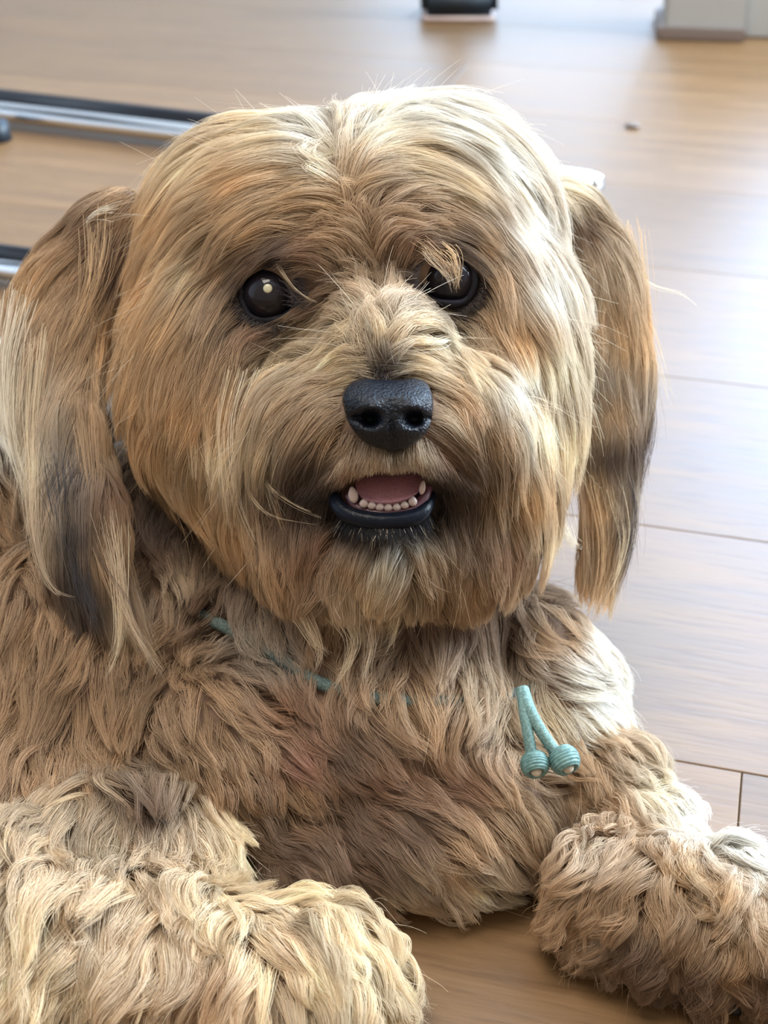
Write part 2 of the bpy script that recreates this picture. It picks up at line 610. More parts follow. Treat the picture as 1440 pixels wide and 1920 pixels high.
class Surf:
    def __init__(self, blobs):
        me, co = blob_mesh(blobs, 0.0045, 5)
        me.calc_loop_triangles()
        n = len(me.loop_triangles)
        tri = np.empty(n * 3, dtype=np.int32)
        me.loop_triangles.foreach_get('vertices', tri)
        self.tri = tri.reshape(-1, 3)
        self.co = co
        self.bvh = BVHTree.FromPolygons([tuple(c) for c in co], [tuple(t) for t in self.tri.tolist()])
        a, b, c = co[self.tri[:, 0]], co[self.tri[:, 1]], co[self.tri[:, 2]]
        self.fn = np.cross(b - a, c - a)
        self.area = np.linalg.norm(self.fn, axis=1) / 2
        self.fn /= (2 * self.area[:, None] + 1e-20)
        bpy.data.meshes.remove(me)

    def sample(self, n):
        w = self.area / self.area.sum()
        # stratified choice
        cdf = np.cumsum(w)
        u = (np.arange(n) + rng.random(n)) / n
        idx = np.minimum(np.searchsorted(cdf, u), len(w) - 1)
        r1, r2 = np.sqrt(rng.random(n)), rng.random(n)
        t = self.tri[idx]
        P = (1 - r1)[:, None] * self.co[t[:, 0]] + (r1 * (1 - r2))[:, None] * self.co[t[:, 1]] + (r1 * r2)[:, None] * self.co[t[:, 2]]
        return P, self.fn[idx]

    def nearest(self, P):
        Q = np.empty_like(P)
        N = np.empty_like(P)
        f = self.bvh.find_nearest
        for i, p in enumerate(P):
            q, nn, _, _ = f(p)
            Q[i] = q
            N[i] = nn
        return Q, N

    def cast(self, px, py):
        d = RIGHT * ((px - 720) / F) + UP * (-(py - 960) / F) + FWD
        d /= np.linalg.norm(d)
        q, n, _, _ = self.bvh.ray_cast(Vector(CAM), Vector(d))
        return None if q is None else np.array(q)


SURF = {k: Surf(v) for k, v in GROUPS.items()}

# ------------------------------------------------------------------ the dog: coat colours with some window light and shade painted in
C = dict(
    cream=(0.77, 0.635, 0.44), pale=(0.84, 0.75, 0.59), white=(0.86, 0.82, 0.74), gold=(0.69, 0.48, 0.275), tan=(0.51, 0.345, 0.205),
    rust=(0.34, 0.195, 0.115), brown=(0.23, 0.145, 0.095), dark=(0.12, 0.085, 0.07), char=(0.055, 0.05, 0.055), grey=(0.42, 0.35, 0.28),
    straw=(0.68, 0.535, 0.37), black=(0.02, 0.02, 0.025), beige=(0.62, 0.49, 0.35), pink=(0.52, 0.30, 0.22))
COLORS = dict(
    head=[(560, 240, 'white'), (480, 260, 'cream'), (350, 320, 'cream'), (270, 430, 'gold'), (250, 560, 'gold'), (420, 350, 'gold'),
          (600, 310, 'pale'), (540, 370, 'gold'), (620, 380, 'gold'), (680, 330, 'gold'), (450, 430, 'gold'), (340, 520, 'cream'),
          (300, 640, 'gold'), (230, 760, 'gold'), (400, 520, 'tan'), (420, 600, 'tan'), (380, 690, 'tan'), (470, 640, 'rust'),
          (600, 440, 'tan'), (690, 440, 'tan'), (690, 390, 'tan'), (770, 460, 'rust'), (760, 400, 'tan'), (560, 480, 'rust'), (560, 550, 'rust'),
          (660, 530, 'beige'), (700, 570, 'beige'), (760, 540, 'beige'), (720, 620, 'cream'), (640, 610, 'cream'), (560, 640, 'cream'), (800, 610, 'cream'),
          (780, 200, 'white'), (720, 240, 'pale'), (860, 240, 'white'), (800, 300, 'cream'), (950, 320, 'white'), (880, 360, 'cream'), (850, 410, 'tan'),
          (920, 460, 'tan'), (990, 440, 'white'), (1030, 560, 'white'), (940, 540, 'tan'), (930, 600, 'tan'), (980, 640, 'gold'), (1060, 700, 'pale'),  # whites on the right of the head include painted window rim light
          (900, 650, 'beige'), (970, 740, 'white'), (1010, 820, 'pale'), (1080, 850, 'cream'), (850, 640, 'pale'), (900, 720, 'cream'),
          (500, 680, 'cream'), (500, 760, 'straw'), (430, 780, 'gold'), (340, 800, 'gold'), (280, 860, 'gold'), (400, 880, 'cream'), (480, 860, 'cream'), (380, 980, 'gold'), (440, 1020, 'gold'),
          (590, 720, 'beige'), (620, 680, 'cream'), (560, 800, 'tan'), (610, 830, 'tan'), (640, 870, 'beige'), (585, 885, 'dark'), (575, 925, 'char'), (610, 900, 'dark'), (625, 930, 'black'), (600, 925, 'char'), (560, 905, 'dark'), (548, 935, 'dark'), (565, 955, 'dark'), (865, 905, 'dark'), (878, 932, 'dark'), (850, 948, 'char'), (660, 885, 'rust'),  # dark and char tones paint the shadow in the mouth corners
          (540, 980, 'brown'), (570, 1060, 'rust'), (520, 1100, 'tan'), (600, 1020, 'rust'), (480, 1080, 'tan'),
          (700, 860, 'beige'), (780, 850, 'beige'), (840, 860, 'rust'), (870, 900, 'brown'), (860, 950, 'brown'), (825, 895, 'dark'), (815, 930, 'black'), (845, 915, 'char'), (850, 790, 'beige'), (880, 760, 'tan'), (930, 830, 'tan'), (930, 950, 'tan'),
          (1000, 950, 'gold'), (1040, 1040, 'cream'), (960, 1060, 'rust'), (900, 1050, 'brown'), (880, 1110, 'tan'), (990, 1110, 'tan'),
          (720, 985, 'black'), (670, 980, 'black'), (770, 980, 'black'), (720, 1003, 'dark'), (650, 990, 'dark'), (740, 1030, 'white'), (720, 1070, 'pale'), (700, 1120, 'cream'), (660, 1080, 'tan'), (800, 1060, 'tan'), (640, 1150, 'beige'), (740, 1160, 'beige'), (820, 1130, 'tan'),
          (718, 690, 'char'), (718, 660, 'grey'), (655, 690, 'cream'), (790, 690, 'cream'), (445, 545, 'dark'), (470, 500, 'brown'), (520, 490, 'dark'), (560, 530, 'brown'), (572, 565, 'brown'), (500, 608, 'dark'), (455, 590, 'dark'), (785, 525, 'dark'), (810, 475, 'brown'), (870, 470, 'dark'), (897, 520, 'dark'), (880, 565, 'dark'), (835, 575, 'dark')],
    ear_left=[(220, 400, 'tan'), (180, 450, 'brown'), (120, 500, 'tan'), (50, 560, 'gold'), (200, 520, 'brown'), (30, 640, 'beige'), (110, 640, 'tan'), (190, 640, 'gold'),
              (20, 760, 'pale'), (80, 760, 'beige'), (150, 770, 'tan'), (130, 850, 'grey'), (200, 840, 'tan'), (60, 880, 'pale'), (135, 930, 'dark'), (90, 960, 'beige'), (210, 950, 'rust'),
              (140, 1010, 'char'), (60, 1050, 'beige'), (140, 1100, 'char'), (200, 1060, 'tan'), (170, 1160, 'dark'), (250, 1180, 'beige'), (290, 1250, 'cream'), (240, 1000, 'tan'), (100, 1120, 'brown')],
    ear_right=[(1060, 360, 'pale'), (1110, 440, 'brown'), (1150, 430, 'beige'), (1180, 520, 'beige'), (1120, 560, 'beige'), (1100, 660, 'beige'), (1160, 600, 'tan'), (1190, 650, 'gold'),
               (1130, 720, 'grey'), (1200, 760, 'grey'), (1160, 780, 'tan'), (1110, 800, 'beige'), (1210, 850, 'dark'), (1150, 860, 'dark'), (1180, 930, 'grey'), (1120, 950, 'gold'),
               (1180, 1020, 'char'), (1140, 1040, 'tan'), (1110, 1130, 'gold'), (1100, 1180, 'cream')],
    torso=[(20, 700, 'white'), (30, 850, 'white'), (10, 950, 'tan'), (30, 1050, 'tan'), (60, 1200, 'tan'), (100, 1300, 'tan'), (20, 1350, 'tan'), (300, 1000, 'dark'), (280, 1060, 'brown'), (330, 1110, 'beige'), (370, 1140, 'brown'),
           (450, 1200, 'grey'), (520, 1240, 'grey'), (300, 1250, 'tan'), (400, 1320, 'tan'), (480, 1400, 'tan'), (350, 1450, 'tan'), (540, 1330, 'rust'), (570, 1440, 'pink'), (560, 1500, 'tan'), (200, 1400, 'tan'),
           (620, 1220, 'tan'), (700, 1200, 'beige'), (780, 1190, 'brown'), (880, 1180, 'brown'), (960, 1200, 'brown'), (880, 1300, 'beige'), (950, 1330, 'beige'), (830, 1380, 'tan'), (740, 1320, 'tan'), (790, 1300, 'tan'),  # chest browns include painted shade below the head
           (1020, 1200, 'tan'), (1080, 1200, 'tan'), (1120, 1210, 'white'), (1090, 1280, 'white'), (1140, 1330, 'white'), (1130, 1400, 'pale'), (1170, 1450, 'pale'), (1030, 1350, 'cream'),  # shoulder whites include painted window rim light
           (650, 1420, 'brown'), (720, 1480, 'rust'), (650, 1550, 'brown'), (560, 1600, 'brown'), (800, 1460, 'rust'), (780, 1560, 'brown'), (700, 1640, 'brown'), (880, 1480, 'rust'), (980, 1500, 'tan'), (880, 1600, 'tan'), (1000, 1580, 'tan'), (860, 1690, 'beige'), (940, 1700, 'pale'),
           (100, 1500, 'tan'), (250, 1520, 'tan'), (780, 1720, 'beige')],
    leg_left=[(60, 1600, 'straw'), (200, 1600, 'straw'), (330, 1600, 'straw'), (280, 1530, 'brown'), (450, 1620, 'cream'), (560, 1660, 'cream'), (650, 1720, 'cream'), (710, 1820, 'cream'), (550, 1760, 'straw'), (620, 1850, 'cream'),
              (400, 1720, 'cream'), (300, 1750, 'straw'), (150, 1760, 'straw'), (40, 1760, 'cream'), (100, 1880, 'cream'), (400, 1850, 'tan'), (470, 1810, 'cream'), (500, 1900, 'straw'), (250, 1880, 'straw')],
    leg_right=[(1100, 1450, 'tan'), (1150, 1520, 'tan'), (1230, 1500, 'pale'), (1300, 1530, 'white'), (1380, 1580, 'white'), (1200, 1580, 'tan'), (1440, 1620, 'white'), (1100, 1600, 'beige'), (1040, 1700, 'tan'), (1150, 1700, 'tan'),  # whites along the top of the leg include painted window light
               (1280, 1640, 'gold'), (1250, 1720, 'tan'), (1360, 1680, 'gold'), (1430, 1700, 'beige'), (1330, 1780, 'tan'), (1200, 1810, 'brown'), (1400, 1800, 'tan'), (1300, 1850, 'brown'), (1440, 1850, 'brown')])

# hair paths, root to tip: (length in units, standing height in units, [picture points])
S_HEAD = [
    (230, 34, [(622, 262), (520, 232), (400, 262), (300, 340), (225, 460)]),
    (250, 34, [(628, 300), (520, 305), (400, 350), (300, 440), (225, 560), (170, 690)]),
    (250, 32, [(630, 340), (530, 368), (420, 425), (330, 515), (265, 625), (215, 760)]),
    (220, 28, [(600, 385), (520, 420), (430, 485), (370, 560), (325, 650), (285, 760), (262, 880)]),
    (190, 22, [(560, 420), (480, 466), (415, 535), (370, 640), (335, 760), (325, 890), (360, 1000)]),
    (200, 24, [(455, 620), (415, 690), (390, 790), (385, 900), (415, 1020)]),
    (220, 30, [(560, 612), (485, 660), (450, 750), (430, 850), (430, 960), (465, 1070)]),
    (220, 30, [(640, 628), (560, 665), (500, 745), (470, 850), (475, 960), (510, 1090)]),
    (150, 26, [(680, 700), (605, 735), (555, 810), (530, 900), (540, 1000), (550, 1110)]),
    (120, 18, [(650, 790), (610, 840), (575, 900), (560, 980)]),
    (48, 10, [(700, 845), (670, 865), (640, 895)]),
    (46, 9, [(738, 862), (734, 885), (730, 905)]),
    (230, 36, [(640, 262), (740, 205), (870, 235), (980, 330), (1045, 450), (1075, 600)]),
    (250, 34, [(645, 310), (740, 275), (860, 320), (960, 420), (1020, 545), (1052, 700), (1080, 850)]),
    (250, 30, [(670, 345), (780, 345), (880, 392), (950, 475), (1000, 585), (1038, 720), (1065, 880), (1075, 1000)]),
    (200, 24, [(720, 405), (820, 425), (905, 470), (960, 560), (1000, 680), (1030, 820), (1048, 980)]),
    (200, 22, [(905, 590), (960, 665), (1000, 780), (1020, 920), (1030, 1080)]),
    (220, 28, [(830, 605), (900, 645), (955, 725), (985, 850), (1000, 980), (1008, 1100)]),
    (210, 28, [(770, 625), (850, 665), (915, 745), (945, 860), (955, 1000), (965, 1110)]),
    (160, 24, [(790, 695), (855, 740), (895, 825), (908, 930), (915, 1060)]),
    (120, 18, [(815, 800), (855, 850), (880, 920), (888, 1010)]),
    (52, 10, [(775, 848), (805, 870), (835, 900)]),
    (32, 6, [(715, 690), (680, 652), (620, 625), (550, 622), (490, 660)]),
    (32, 6, [(725, 690), (770, 652), (840, 630), (910, 670), (965, 745)]),
    (26, 5, [(720, 690), (720, 640), (712, 580), (700, 520)]),
    (60, 12, [(695, 520), (680, 465), (640, 420), (570, 395)]),
    (60, 12, [(730, 515), (755, 460), (800, 415), (870, 400)]),
    (70, 16, [(705, 500), (700, 430), (690, 370), (680, 330)]),
    (70, 14, [(600, 500), (570, 470), (520, 460), (460, 490)]),
    (60, 14, [(620, 560), (585, 590), (540, 615), (480, 625)]),
    (60, 12, [(790, 560), (830, 590), (890, 605), (940, 640)]),
    (90, 12, [(725, 1005), (722, 1060), (712, 1130), (695, 1200)]),
    (110, 14, [(660, 1000), (630, 1060), (605, 1150), (590, 1200)]),
    (110, 14, [(785, 1000), (820, 1060), (840, 1130), (850, 1170)]),
    (130, 20, [(600, 970), (565, 1060), (550, 1200)]), (110, 18, [(500, 1040), (510, 1110), (520, 1180)]),
    (130, 20, [(860, 985), (885, 1070), (895, 1180)]), (110, 18, [(960, 1040), (970, 1100), (975, 1160)]),
    (130, 22, [(380, 1000), (430, 1080), (480, 1150)]),
    (130, 22, [(1060, 980), (1050, 1060), (1040, 1110)]),
]
S_EARL = [
    (300, 16, [(215, 385), (140, 450), (70, 540), (20, 640), (5, 760), (30, 880), (50, 960)]),
    (320, 16, [(230, 440), (170, 540), (120, 660), (95, 800), (80, 950), (80, 1120)]),
    (320, 16, [(240, 480), (200, 600), (160, 740), (140, 880), (130, 1020), (170, 1180)]),
    (320, 16, [(240, 560), (225, 700), (200, 850), (200, 980), (230, 1120), (300, 1265)]),
]
S_EARR = [
    (280, 13, [(1050, 350), (1130, 410), (1185, 500), (1210, 620), (1222, 760), (1205, 880)]),
    (300, 13, [(1055, 400), (1115, 500), (1145, 620), (1170, 760), (1185, 900), (1180, 1040), (1140, 1130)]),
    (300, 13, [(1050, 450), (1085, 560), (1105, 700), (1120, 850), (1125, 1000), (1105, 1180)]),
]
S_TORSO = [
    (120, 24, [(490, 1120), (500, 1190), (545, 1270)]), (110, 24, [(640, 1140), (650, 1220), (620, 1290)]), (110, 24, [(760, 1140), (720, 1220), (700, 1290)]),
    (150, 30, [(880, 1150), (880, 1280), (830, 1400)]), (150, 30, [(1000, 1160), (965, 1280), (900, 1390)]), (120, 30, [(1030, 1120), (1080, 1170), (1140, 1200)]),
    (120, 34, [(1020, 1220), (1090, 1270), (1160, 1310)]), (120, 34, [(1040, 1330), (1110, 1380), (1190, 1420)]), (120, 30, [(1020, 1430), (1120, 1470), (1220, 1500)]),
    (120, 22, [(620, 1330), (700, 1420), (810, 1490)]), (120, 22, [(600, 1440), (700, 1505), (820, 1540)]), (120, 22, [(560, 1550), (650, 1640), (740, 1740)]),
    (120, 26, [(750, 1540), (820, 1620), (870, 1720)]), (110, 24, [(880, 1430), (970, 1510), (1020, 1600)]), (110, 22, [(830, 1640), (910, 1690), (990, 1712)]),
    (110, 18, [(380, 1280), (450, 1380), (560, 1500)]), (130, 22, [(310, 1340), (370, 1450), (440, 1560)]), (80, 16, [(480, 1300), (560, 1370), (610, 1450)]),
    (120, 18, [(740, 1300), (780, 1370), (850, 1440)]),
    (160, 30, [(110, 1180), (90, 1300), (60, 1430)]), (150, 30, [(250, 1230), (220, 1350), (205, 1480)]), (150, 30, [(20, 980), (15, 1150), (0, 1290)]),
    (110, 26, [(350, 1040), (320, 1110), (290, 1180)]), (130, 26, [(430, 1100), (420, 1150), (330, 1200)]),
    (140, 28, [(180, 1430), (230, 1540), (300, 1650)]), (150, 30, [(50, 1450), (30, 1600), (0, 1730)]), (150, 34, [(30, 560), (5, 680), (40, 860)]), (150, 30, [(-60, 700), (-50, 850), (-30, 1000)]),
]
S_LEGL = [
    (170, 30, [(80, 1530), (60, 1680), (20, 1850)]), (170, 30, [(190, 1540), (200, 1700), (150, 1880)]), (160, 30, [(290, 1560), (310, 1710), (280, 1890)]),
    (150, 28, [(380, 1590), (390, 1720), (370, 1880)]), (150, 28, [(450, 1610), (450, 1740), (440, 1880)]),
    (140, 28, [(400, 1570), (530, 1625), (640, 1690), (735, 1820)]), (130, 28, [(480, 1660), (590, 1730), (680, 1850), (720, 1920)]), (130, 28, [(490, 1760), (560, 1830), (600, 1940)]),
    (160, 30, [(-40, 1560), (-60, 1700), (-90, 1850)]),
]
S_LEGR = [
    (120, 24, [(1050, 1440), (1140, 1490), (1230, 1550)]), (120, 26, [(1130, 1560), (1070, 1670), (1000, 1770)]), (110, 26, [(1180, 1600), (1165, 1700), (1120, 1810)]),
    (100, 26, [(1250, 1600), (1260, 1700), (1230, 1830)]), (100, 26, [(1330, 1600), (1360, 1710), (1360, 1840)]), (110, 26, [(1270, 1520), (1350, 1560), (1440, 1610)]),
    (100, 24, [(1400, 1660), (1450, 1750), (1480, 1860)]), (110, 26, [(1180, 1480), (1260, 1510), (1330, 1550)]),
]
#            strokes, guides, hairs per guide, lock radius, wave amplitude, wave length, gravity, clump
REG = dict(
    head=(S_HEAD, 9000, 34, 14, 5.0, 230, 0.25, 0.72),
    ear_left=(S_EARL, 1500, 42, 12, 7.0, 260, 0.45, 0.75),
    ear_right=(S_EARR, 1100, 40, 11, 7.0, 240, 0.45, 0.8),
    torso=(S_TORSO, 7500, 28, 15, 9.0, 150, 0.10, 0.78),
    leg_left=(S_LEGL, 4600, 34, 13, 22.0, 175, 0.10, 0.82),
    leg_right=(S_LEGR, 3800, 34, 12, 18.0, 115, 0.10, 0.82))
#           guides per lock, gathering, brightness spread between locks
LOCK = dict(head=(12, 0.66, 0.09), ear_left=(12, 0.7, 0.09), ear_right=(12, 0.75, 0.09), torso=(12, 0.75, 0.08), leg_left=(22, 0.93, 0.08), leg_right=(18, 0.93, 0.08))
LIFT = dict(head=11, ear_left=12, ear_right=12, torso=22, leg_left=28, leg_right=24)

NOSE = [(641, 752), (645, 732), (660, 716), (684, 710), (712, 712), (745, 712), (778, 709), (800, 718), (811, 742), (812, 770), (804, 804), (788, 824), (768, 838), (748, 844), (738, 850), (728, 844), (708, 840), (686, 832), (667, 814), (651, 788)]
MOUTH = [(652, 905), (668, 894), (700, 890), (760, 890), (795, 896), (804, 915), (806, 945), (790, 962), (760, 972), (715, 976), (672, 966), (640, 950), (634, 930)]


def in_poly(P, poly):
    x, y = P[..., 0], P[..., 1]
    ins = np.zeros(x.shape, bool)
    n = len(poly)
    for i in range(n):
        x0, y0 = poly[i]
        x1, y1 = poly[(i + 1) % n]
        c = ((y0 > y) != (y1 > y)) & (x < (x1 - x0) * (y - y0) / (y1 - y0 + 1e-9) + x0)
        ins ^= c
    return ins


def shrink_poly(poly, k):
    cx = sum(p[0] for p in poly) / len(poly)
    cy = sum(p[1] for p in poly) / len(poly)
    return [(cx + (x - cx) * k, cy + (y - cy) * k) for x, y in poly]


NOSE_X, MOUTH_X = shrink_poly(NOSE, 0.95), shrink_poly(MOUTH, 0.97)


def blocked(P, z):
    """hair points in front of an eye, of the nose or of the open mouth"""
    b = in_poly(P, NOSE_X) | in_poly(P, MOUTH_X)
    b |= ((P[..., 0] - 502) / 52) ** 2 + ((P[..., 1] - 553) / 46) ** 2 < 1
    b |= ((P[..., 0] - 842) / 50) ** 2 + ((P[..., 1] - 525) / 45) ** 2 < 1
    return b & (z < 0.66)


def resample(pts, step=28):
    p = np.array(smooth_path([(*q, 0) for q in pts], 12))[:, :2]
    d = np.r_[0, np.cumsum(np.linalg.norm(np.diff(p, axis=0), axis=1))]
    n = max(3, int(d[-1] / step))
    s = np.linspace(0, d[-1], n)
    return np.stack([np.interp(s, d, p[:, 0]), np.interp(s, d, p[:, 1])], 1)


def field(surf, strokes):
    X, T, L, Hh = [], [], [], []
    for ln, hh, pts in strokes:
        q = resample(pts)
        hits = [surf.cast(*p) for p in q]
        zs = [None if h is None else float((h - CAM) @ FWD) for h in hits]
        known = [i for i, z in enumerate(zs) if z is not None]
        if not known:
            continue
        zz = np.interp(np.arange(len(q)), known, [zs[i] for i in known])
        w = (D0 - zz) / U + hh * 0.6
        P = np.array([W(a, b, c) for (a, b), c in zip(q, w)])
        t = np.gradient(P, axis=0)
        t /= np.linalg.norm(t, axis=1)[:, None]
        X.append(P)
        T.append(t)
        arc = np.r_[0, np.cumsum(np.linalg.norm(np.diff(q, axis=0), axis=1))]
        left = (arc[-1] - arc) * 1.1 + 45
        L.append(np.minimum(ln, left) if strokes in (S_HEAD, S_EARL, S_EARR) else np.full(len(P), ln))
        Hh.append(np.full(len(P), hh))
    return np.vstack(X), np.vstack(T), np.concatenate(L), np.concatenate(Hh)


def idw(P, X, V, power=3.0, soft=12 * U):
    out = np.empty((len(P), V.shape[1]))
    for i in range(0, len(P), 4000):
        d = np.sqrt(((P[i:i + 4000, None, :] - X[None]) ** 2).sum(-1)) + soft
        w = d ** -power
        out[i:i + 4000] = (w @ V) / w.sum(1)[:, None]
    return out


def norm(v):
    return v / (np.linalg.norm(v, axis=-1, keepdims=True) + 1e-12)


K = 10                           # points along a hair
DOWN = np.array([0, 0, -1.0])


def vnoise(P, freq, seed):
    """cheap smooth random value per point"""
    r = np.random.default_rng(seed)
    s = np.zeros(len(P))
    for k in range(5):
        d = norm(r.normal(size=3)) * freq * r.uniform(0.6, 1.7)
        s += np.sin(P @ d + r.uniform(0, 6.28))
    return s / 2.2


def grow(region):
    strokes, nG, nC, rad, amp, wave, grav, clump = REG[region]
    surf = SURF[region]
    X, T, L, Hh = field(surf, strokes)
    P0, N0 = surf.sample(nG)
    # fewer hairs on the side turned away and outside the picture
    v = norm(CAM - P0)
    facing = (N0 * v).sum(1)
    px, z = project(P0)
    outside = (px[:, 0] < -160) | (px[:, 0] > 1600) | (px[:, 1] > 2080)
    keep = (facing > -0.25) | (rng.random(nG) < 0.22)
    keep &= ~outside | (rng.random(nG) < 0.25)
    if region == 'head':
        lipzone = in_poly(px, MOUTH) | in_poly(px, NOSE)
        keep &= ~lipzone
    keep &= P0[:, 2] > 0.003
    P0, N0, px = P0[keep], N0[keep], px[keep]
    n = len(P0)
    A = idw(P0, X, np.c_[L, Hh])
    ln, hh = A[:, 0] * rng.uniform(0.7, 1.15, n), A[:, 1] * rng.uniform(0.35, 1.35, n)
    rot = rng.normal(0, 0.16, n)
    pts = np.empty((n, K, 3))
    pts[:, 0] = P0
    pos = P0.copy()
    d_prev = None
    step = (ln * U / (K - 1))[:, None]
    for k in range(1, K):
        t = k / (K - 1)
        d = idw(pos, X, T)
        d = norm(d)
        nn = N0 if k == 1 else Nn
        # stray rotation in the tangent plane
        side = np.cross(nn, d)
        d = norm(d + side * rot[:, None])
        if k == 1:
            d = norm(d + N0 * 0.5)
        d = norm(d + DOWN * grav * t)
        if d_prev is not None:
            d = norm(d + d_prev * 0.7)
        cand = pos + d * step
        Q, Nn = surf.nearest(cand)
        h = ((cand - Q) * Nn).sum(1)
        want = hh * U * (t ** 0.55)
        corr = np.where(h < want, want - h, (want - h) * 0.12)
        cand = cand + Nn * corr[:, None]
        cand[:, 2] = np.maximum(cand[:, 2], 0.0015 + 0.002 * rng.random(n))
        d_prev = norm(cand - pos)
        pos = cand
        pts[:, k] = pos
    # waves
    tt = np.linspace(0, 1, K)
    tan = norm(np.gradient(pts, axis=1))
    side = norm(np.cross(tan, N0[:, None, :]))
    nrm = np.cross(side, tan)
    ph = vnoise(P0, 2 * math.pi / (130 * U), 3) * 2.2 + rng.uniform(-0.9, 0.9, n)
    s = tt[None] * ln[:, None]
    wl = wave * rng.uniform(0.8, 1.25, n)[:, None]
    a = amp * rng.uniform(0.4, 1.5, n)[:, None] * np.minimum(1, tt[None] * 2.2)
    pts = pts + side * (a * np.sin(s / wl * 6.283 + ph[:, None]) * U)[..., None] + nrm * (0.7 * a * np.cos(s / wl * 6.283 + ph[:, None]) * U)[..., None]
    # locks: guides gather around a leading guide towards the tips
    per, bigc, bigv = LOCK[region]
    lead = rng.choice(n, max(2, n // per), replace=False)
    owner = np.empty(n, int)
    for i in range(0, n, 2000):
        d = ((P0[i:i + 2000, None] - P0[lead][None]) ** 2).sum(-1)
        owner[i:i + 2000] = np.argmin(d, 1)
    own = lead[owner]
    cf = bigc * (tt[None] ** 1.1) * rng.uniform(0.5, 1.15, n)[:, None]
    pts = pts + (pts[own] - pts) * np.minimum(cf, 0.95)[..., None]
    lv = np.exp(rng.normal(0, bigv, len(lead)))[owner]
    lift = rng.uniform(-0.5, 1.0, len(lead))[owner] * LIFT[region]
    pts = pts + nrm * (lift[:, None] * np.sin(tt[None] * 2.6) * U)[..., None]
    # colour along the guide
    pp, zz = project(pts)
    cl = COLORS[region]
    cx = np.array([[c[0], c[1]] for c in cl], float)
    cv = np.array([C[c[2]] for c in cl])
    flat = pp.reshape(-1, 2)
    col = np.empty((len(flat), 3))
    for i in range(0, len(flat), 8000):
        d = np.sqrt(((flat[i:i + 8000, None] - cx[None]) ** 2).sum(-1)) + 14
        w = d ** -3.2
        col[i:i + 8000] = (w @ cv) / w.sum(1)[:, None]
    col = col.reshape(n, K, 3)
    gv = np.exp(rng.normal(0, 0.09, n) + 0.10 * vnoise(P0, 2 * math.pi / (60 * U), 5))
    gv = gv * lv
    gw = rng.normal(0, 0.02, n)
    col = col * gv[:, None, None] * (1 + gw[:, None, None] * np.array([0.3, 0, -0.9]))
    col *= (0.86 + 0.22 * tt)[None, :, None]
    # hairs of each lock
    m = n * nC
    gi = np.repeat(np.arange(n), nC)
    e1, e2 = side[:, 1], np.cross(side[:, 1], N0)
    sub = 4
    sa = rng.uniform(0, 6.283, (n, sub))
    sr = np.sqrt(rng.random((n, sub))) * rad
    si = rng.integers(0, sub, m)
    ox = (sr[gi, si] * np.cos(sa[gi, si]))
    oy = (sr[gi, si] * np.sin(sa[gi, si]))
    ax, ay = rng.normal(0, rad * 0.38, m), rng.normal(0, rad * 0.38, m)
    oz = rng.random(m) * 7
    spread = 1 - clump * tt[None] ** 1.3 * rng.uniform(0.75, 1.15, m)[:, None]
    spread2 = 1 - 0.62 * tt[None] ** 1.1
    lenf = rng.uniform(0.62, 1.04, m)
    # shorten: resample guide at tt*lenf
    u = tt[None] * lenf[:, None] * (K - 1)
    i0 = np.minimum(u.astype(int), K - 2)
    fr = (u - i0)[..., None]
    G = pts[gi]
    ar = np.arange(m)[:, None]
    P = G[ar, i0] * (1 - fr) + G[ar, i0 + 1] * fr
    Cc = col[gi]
    Cc = Cc[ar, i0] * (1 - fr) + Cc[ar, i0 + 1] * fr
    del G
    X1 = (ox[:, None] * spread + ax[:, None] * spread2)[..., None] * U
    X2 = (oy[:, None] * spread + ay[:, None] * spread2)[..., None] * U
    X3 = (oz[:, None] * np.minimum(1, tt[None] * 3) - 4 * (1 - tt[None]) * 0.6)[..., None] * U
    P = P + e1[gi][:, None] * X1 + e2[gi][:, None] * X2 + N0[gi][:, None] * X3
    # single stray hairs
    stray = rng.random(m) < 0.035
    sv = rng.normal(0, 16, (m, 3)) * stray[:, None]
    P = P + sv[:, None, :] * (tt[None, :, None] ** 1.6) * U
    P[..., 2] = np.maximum(P[..., 2], 0.001)
    Cc = Cc * np.exp(rng.normal(0, 0.10, m))[:, None, None]
    if region in ('head',):
        q, zq = project(P)
        bad = blocked(q, zq).any(1)
        P, Cc = P[~bad], Cc[~bad]
    return P, np.clip(Cc, 0.004, 0.95)


def hair_material():
    m = bpy.data.materials.new('dog_hair')
    m.use_nodes = True
    nt = m.node_tree
    nt.nodes.clear()
    lk = nt.links.new
    at = nd(m, 'ShaderNodeAttribute', attribute_name='hair_color')
    df = nd(m, 'ShaderNodeBsdfDiffuse')
    tr = nd(m, 'ShaderNodeBsdfTranslucent')
    hr = nd(m, 'ShaderNodeBsdfHair', component='Reflection')
    hr.inputs['RoughnessU'].default_value = 0.28
    hr.inputs['RoughnessV'].default_value = 0.9
    hr.inputs['Offset'].default_value = math.radians(-4)
    gm = nd(m, 'ShaderNodeMix', data_type='RGBA')
    gm.inputs[0].default_value = 0.25
    gm.inputs[7].default_value = (1, 1, 1, 1)
    lk(at.outputs['Color'], gm.inputs[6])
    lk(gm.outputs[2], hr.inputs['Color'])
    m1 = nd(m, 'ShaderNodeMixShader')
    m1.inputs[0].default_value = 0.32
    m2 = nd(m, 'ShaderNodeMixShader')
    m2.inputs[0].default_value = 0.12
    lk(at.outputs['Color'], df.inputs['Color'])
    lk(at.outputs['Color'], tr.inputs['Color'])
    lk(df.outputs[0], m1.inputs[1])
    lk(tr.outputs[0], m1.inputs[2])
    lk(m1.outputs[0], m2.inputs[1])
    lk(hr.outputs[0], m2.inputs[2])
    out = nd(m, 'ShaderNodeOutputMaterial')
    lk(m2.outputs[0], out.inputs[0])
    return m


M_hair = hair_material()


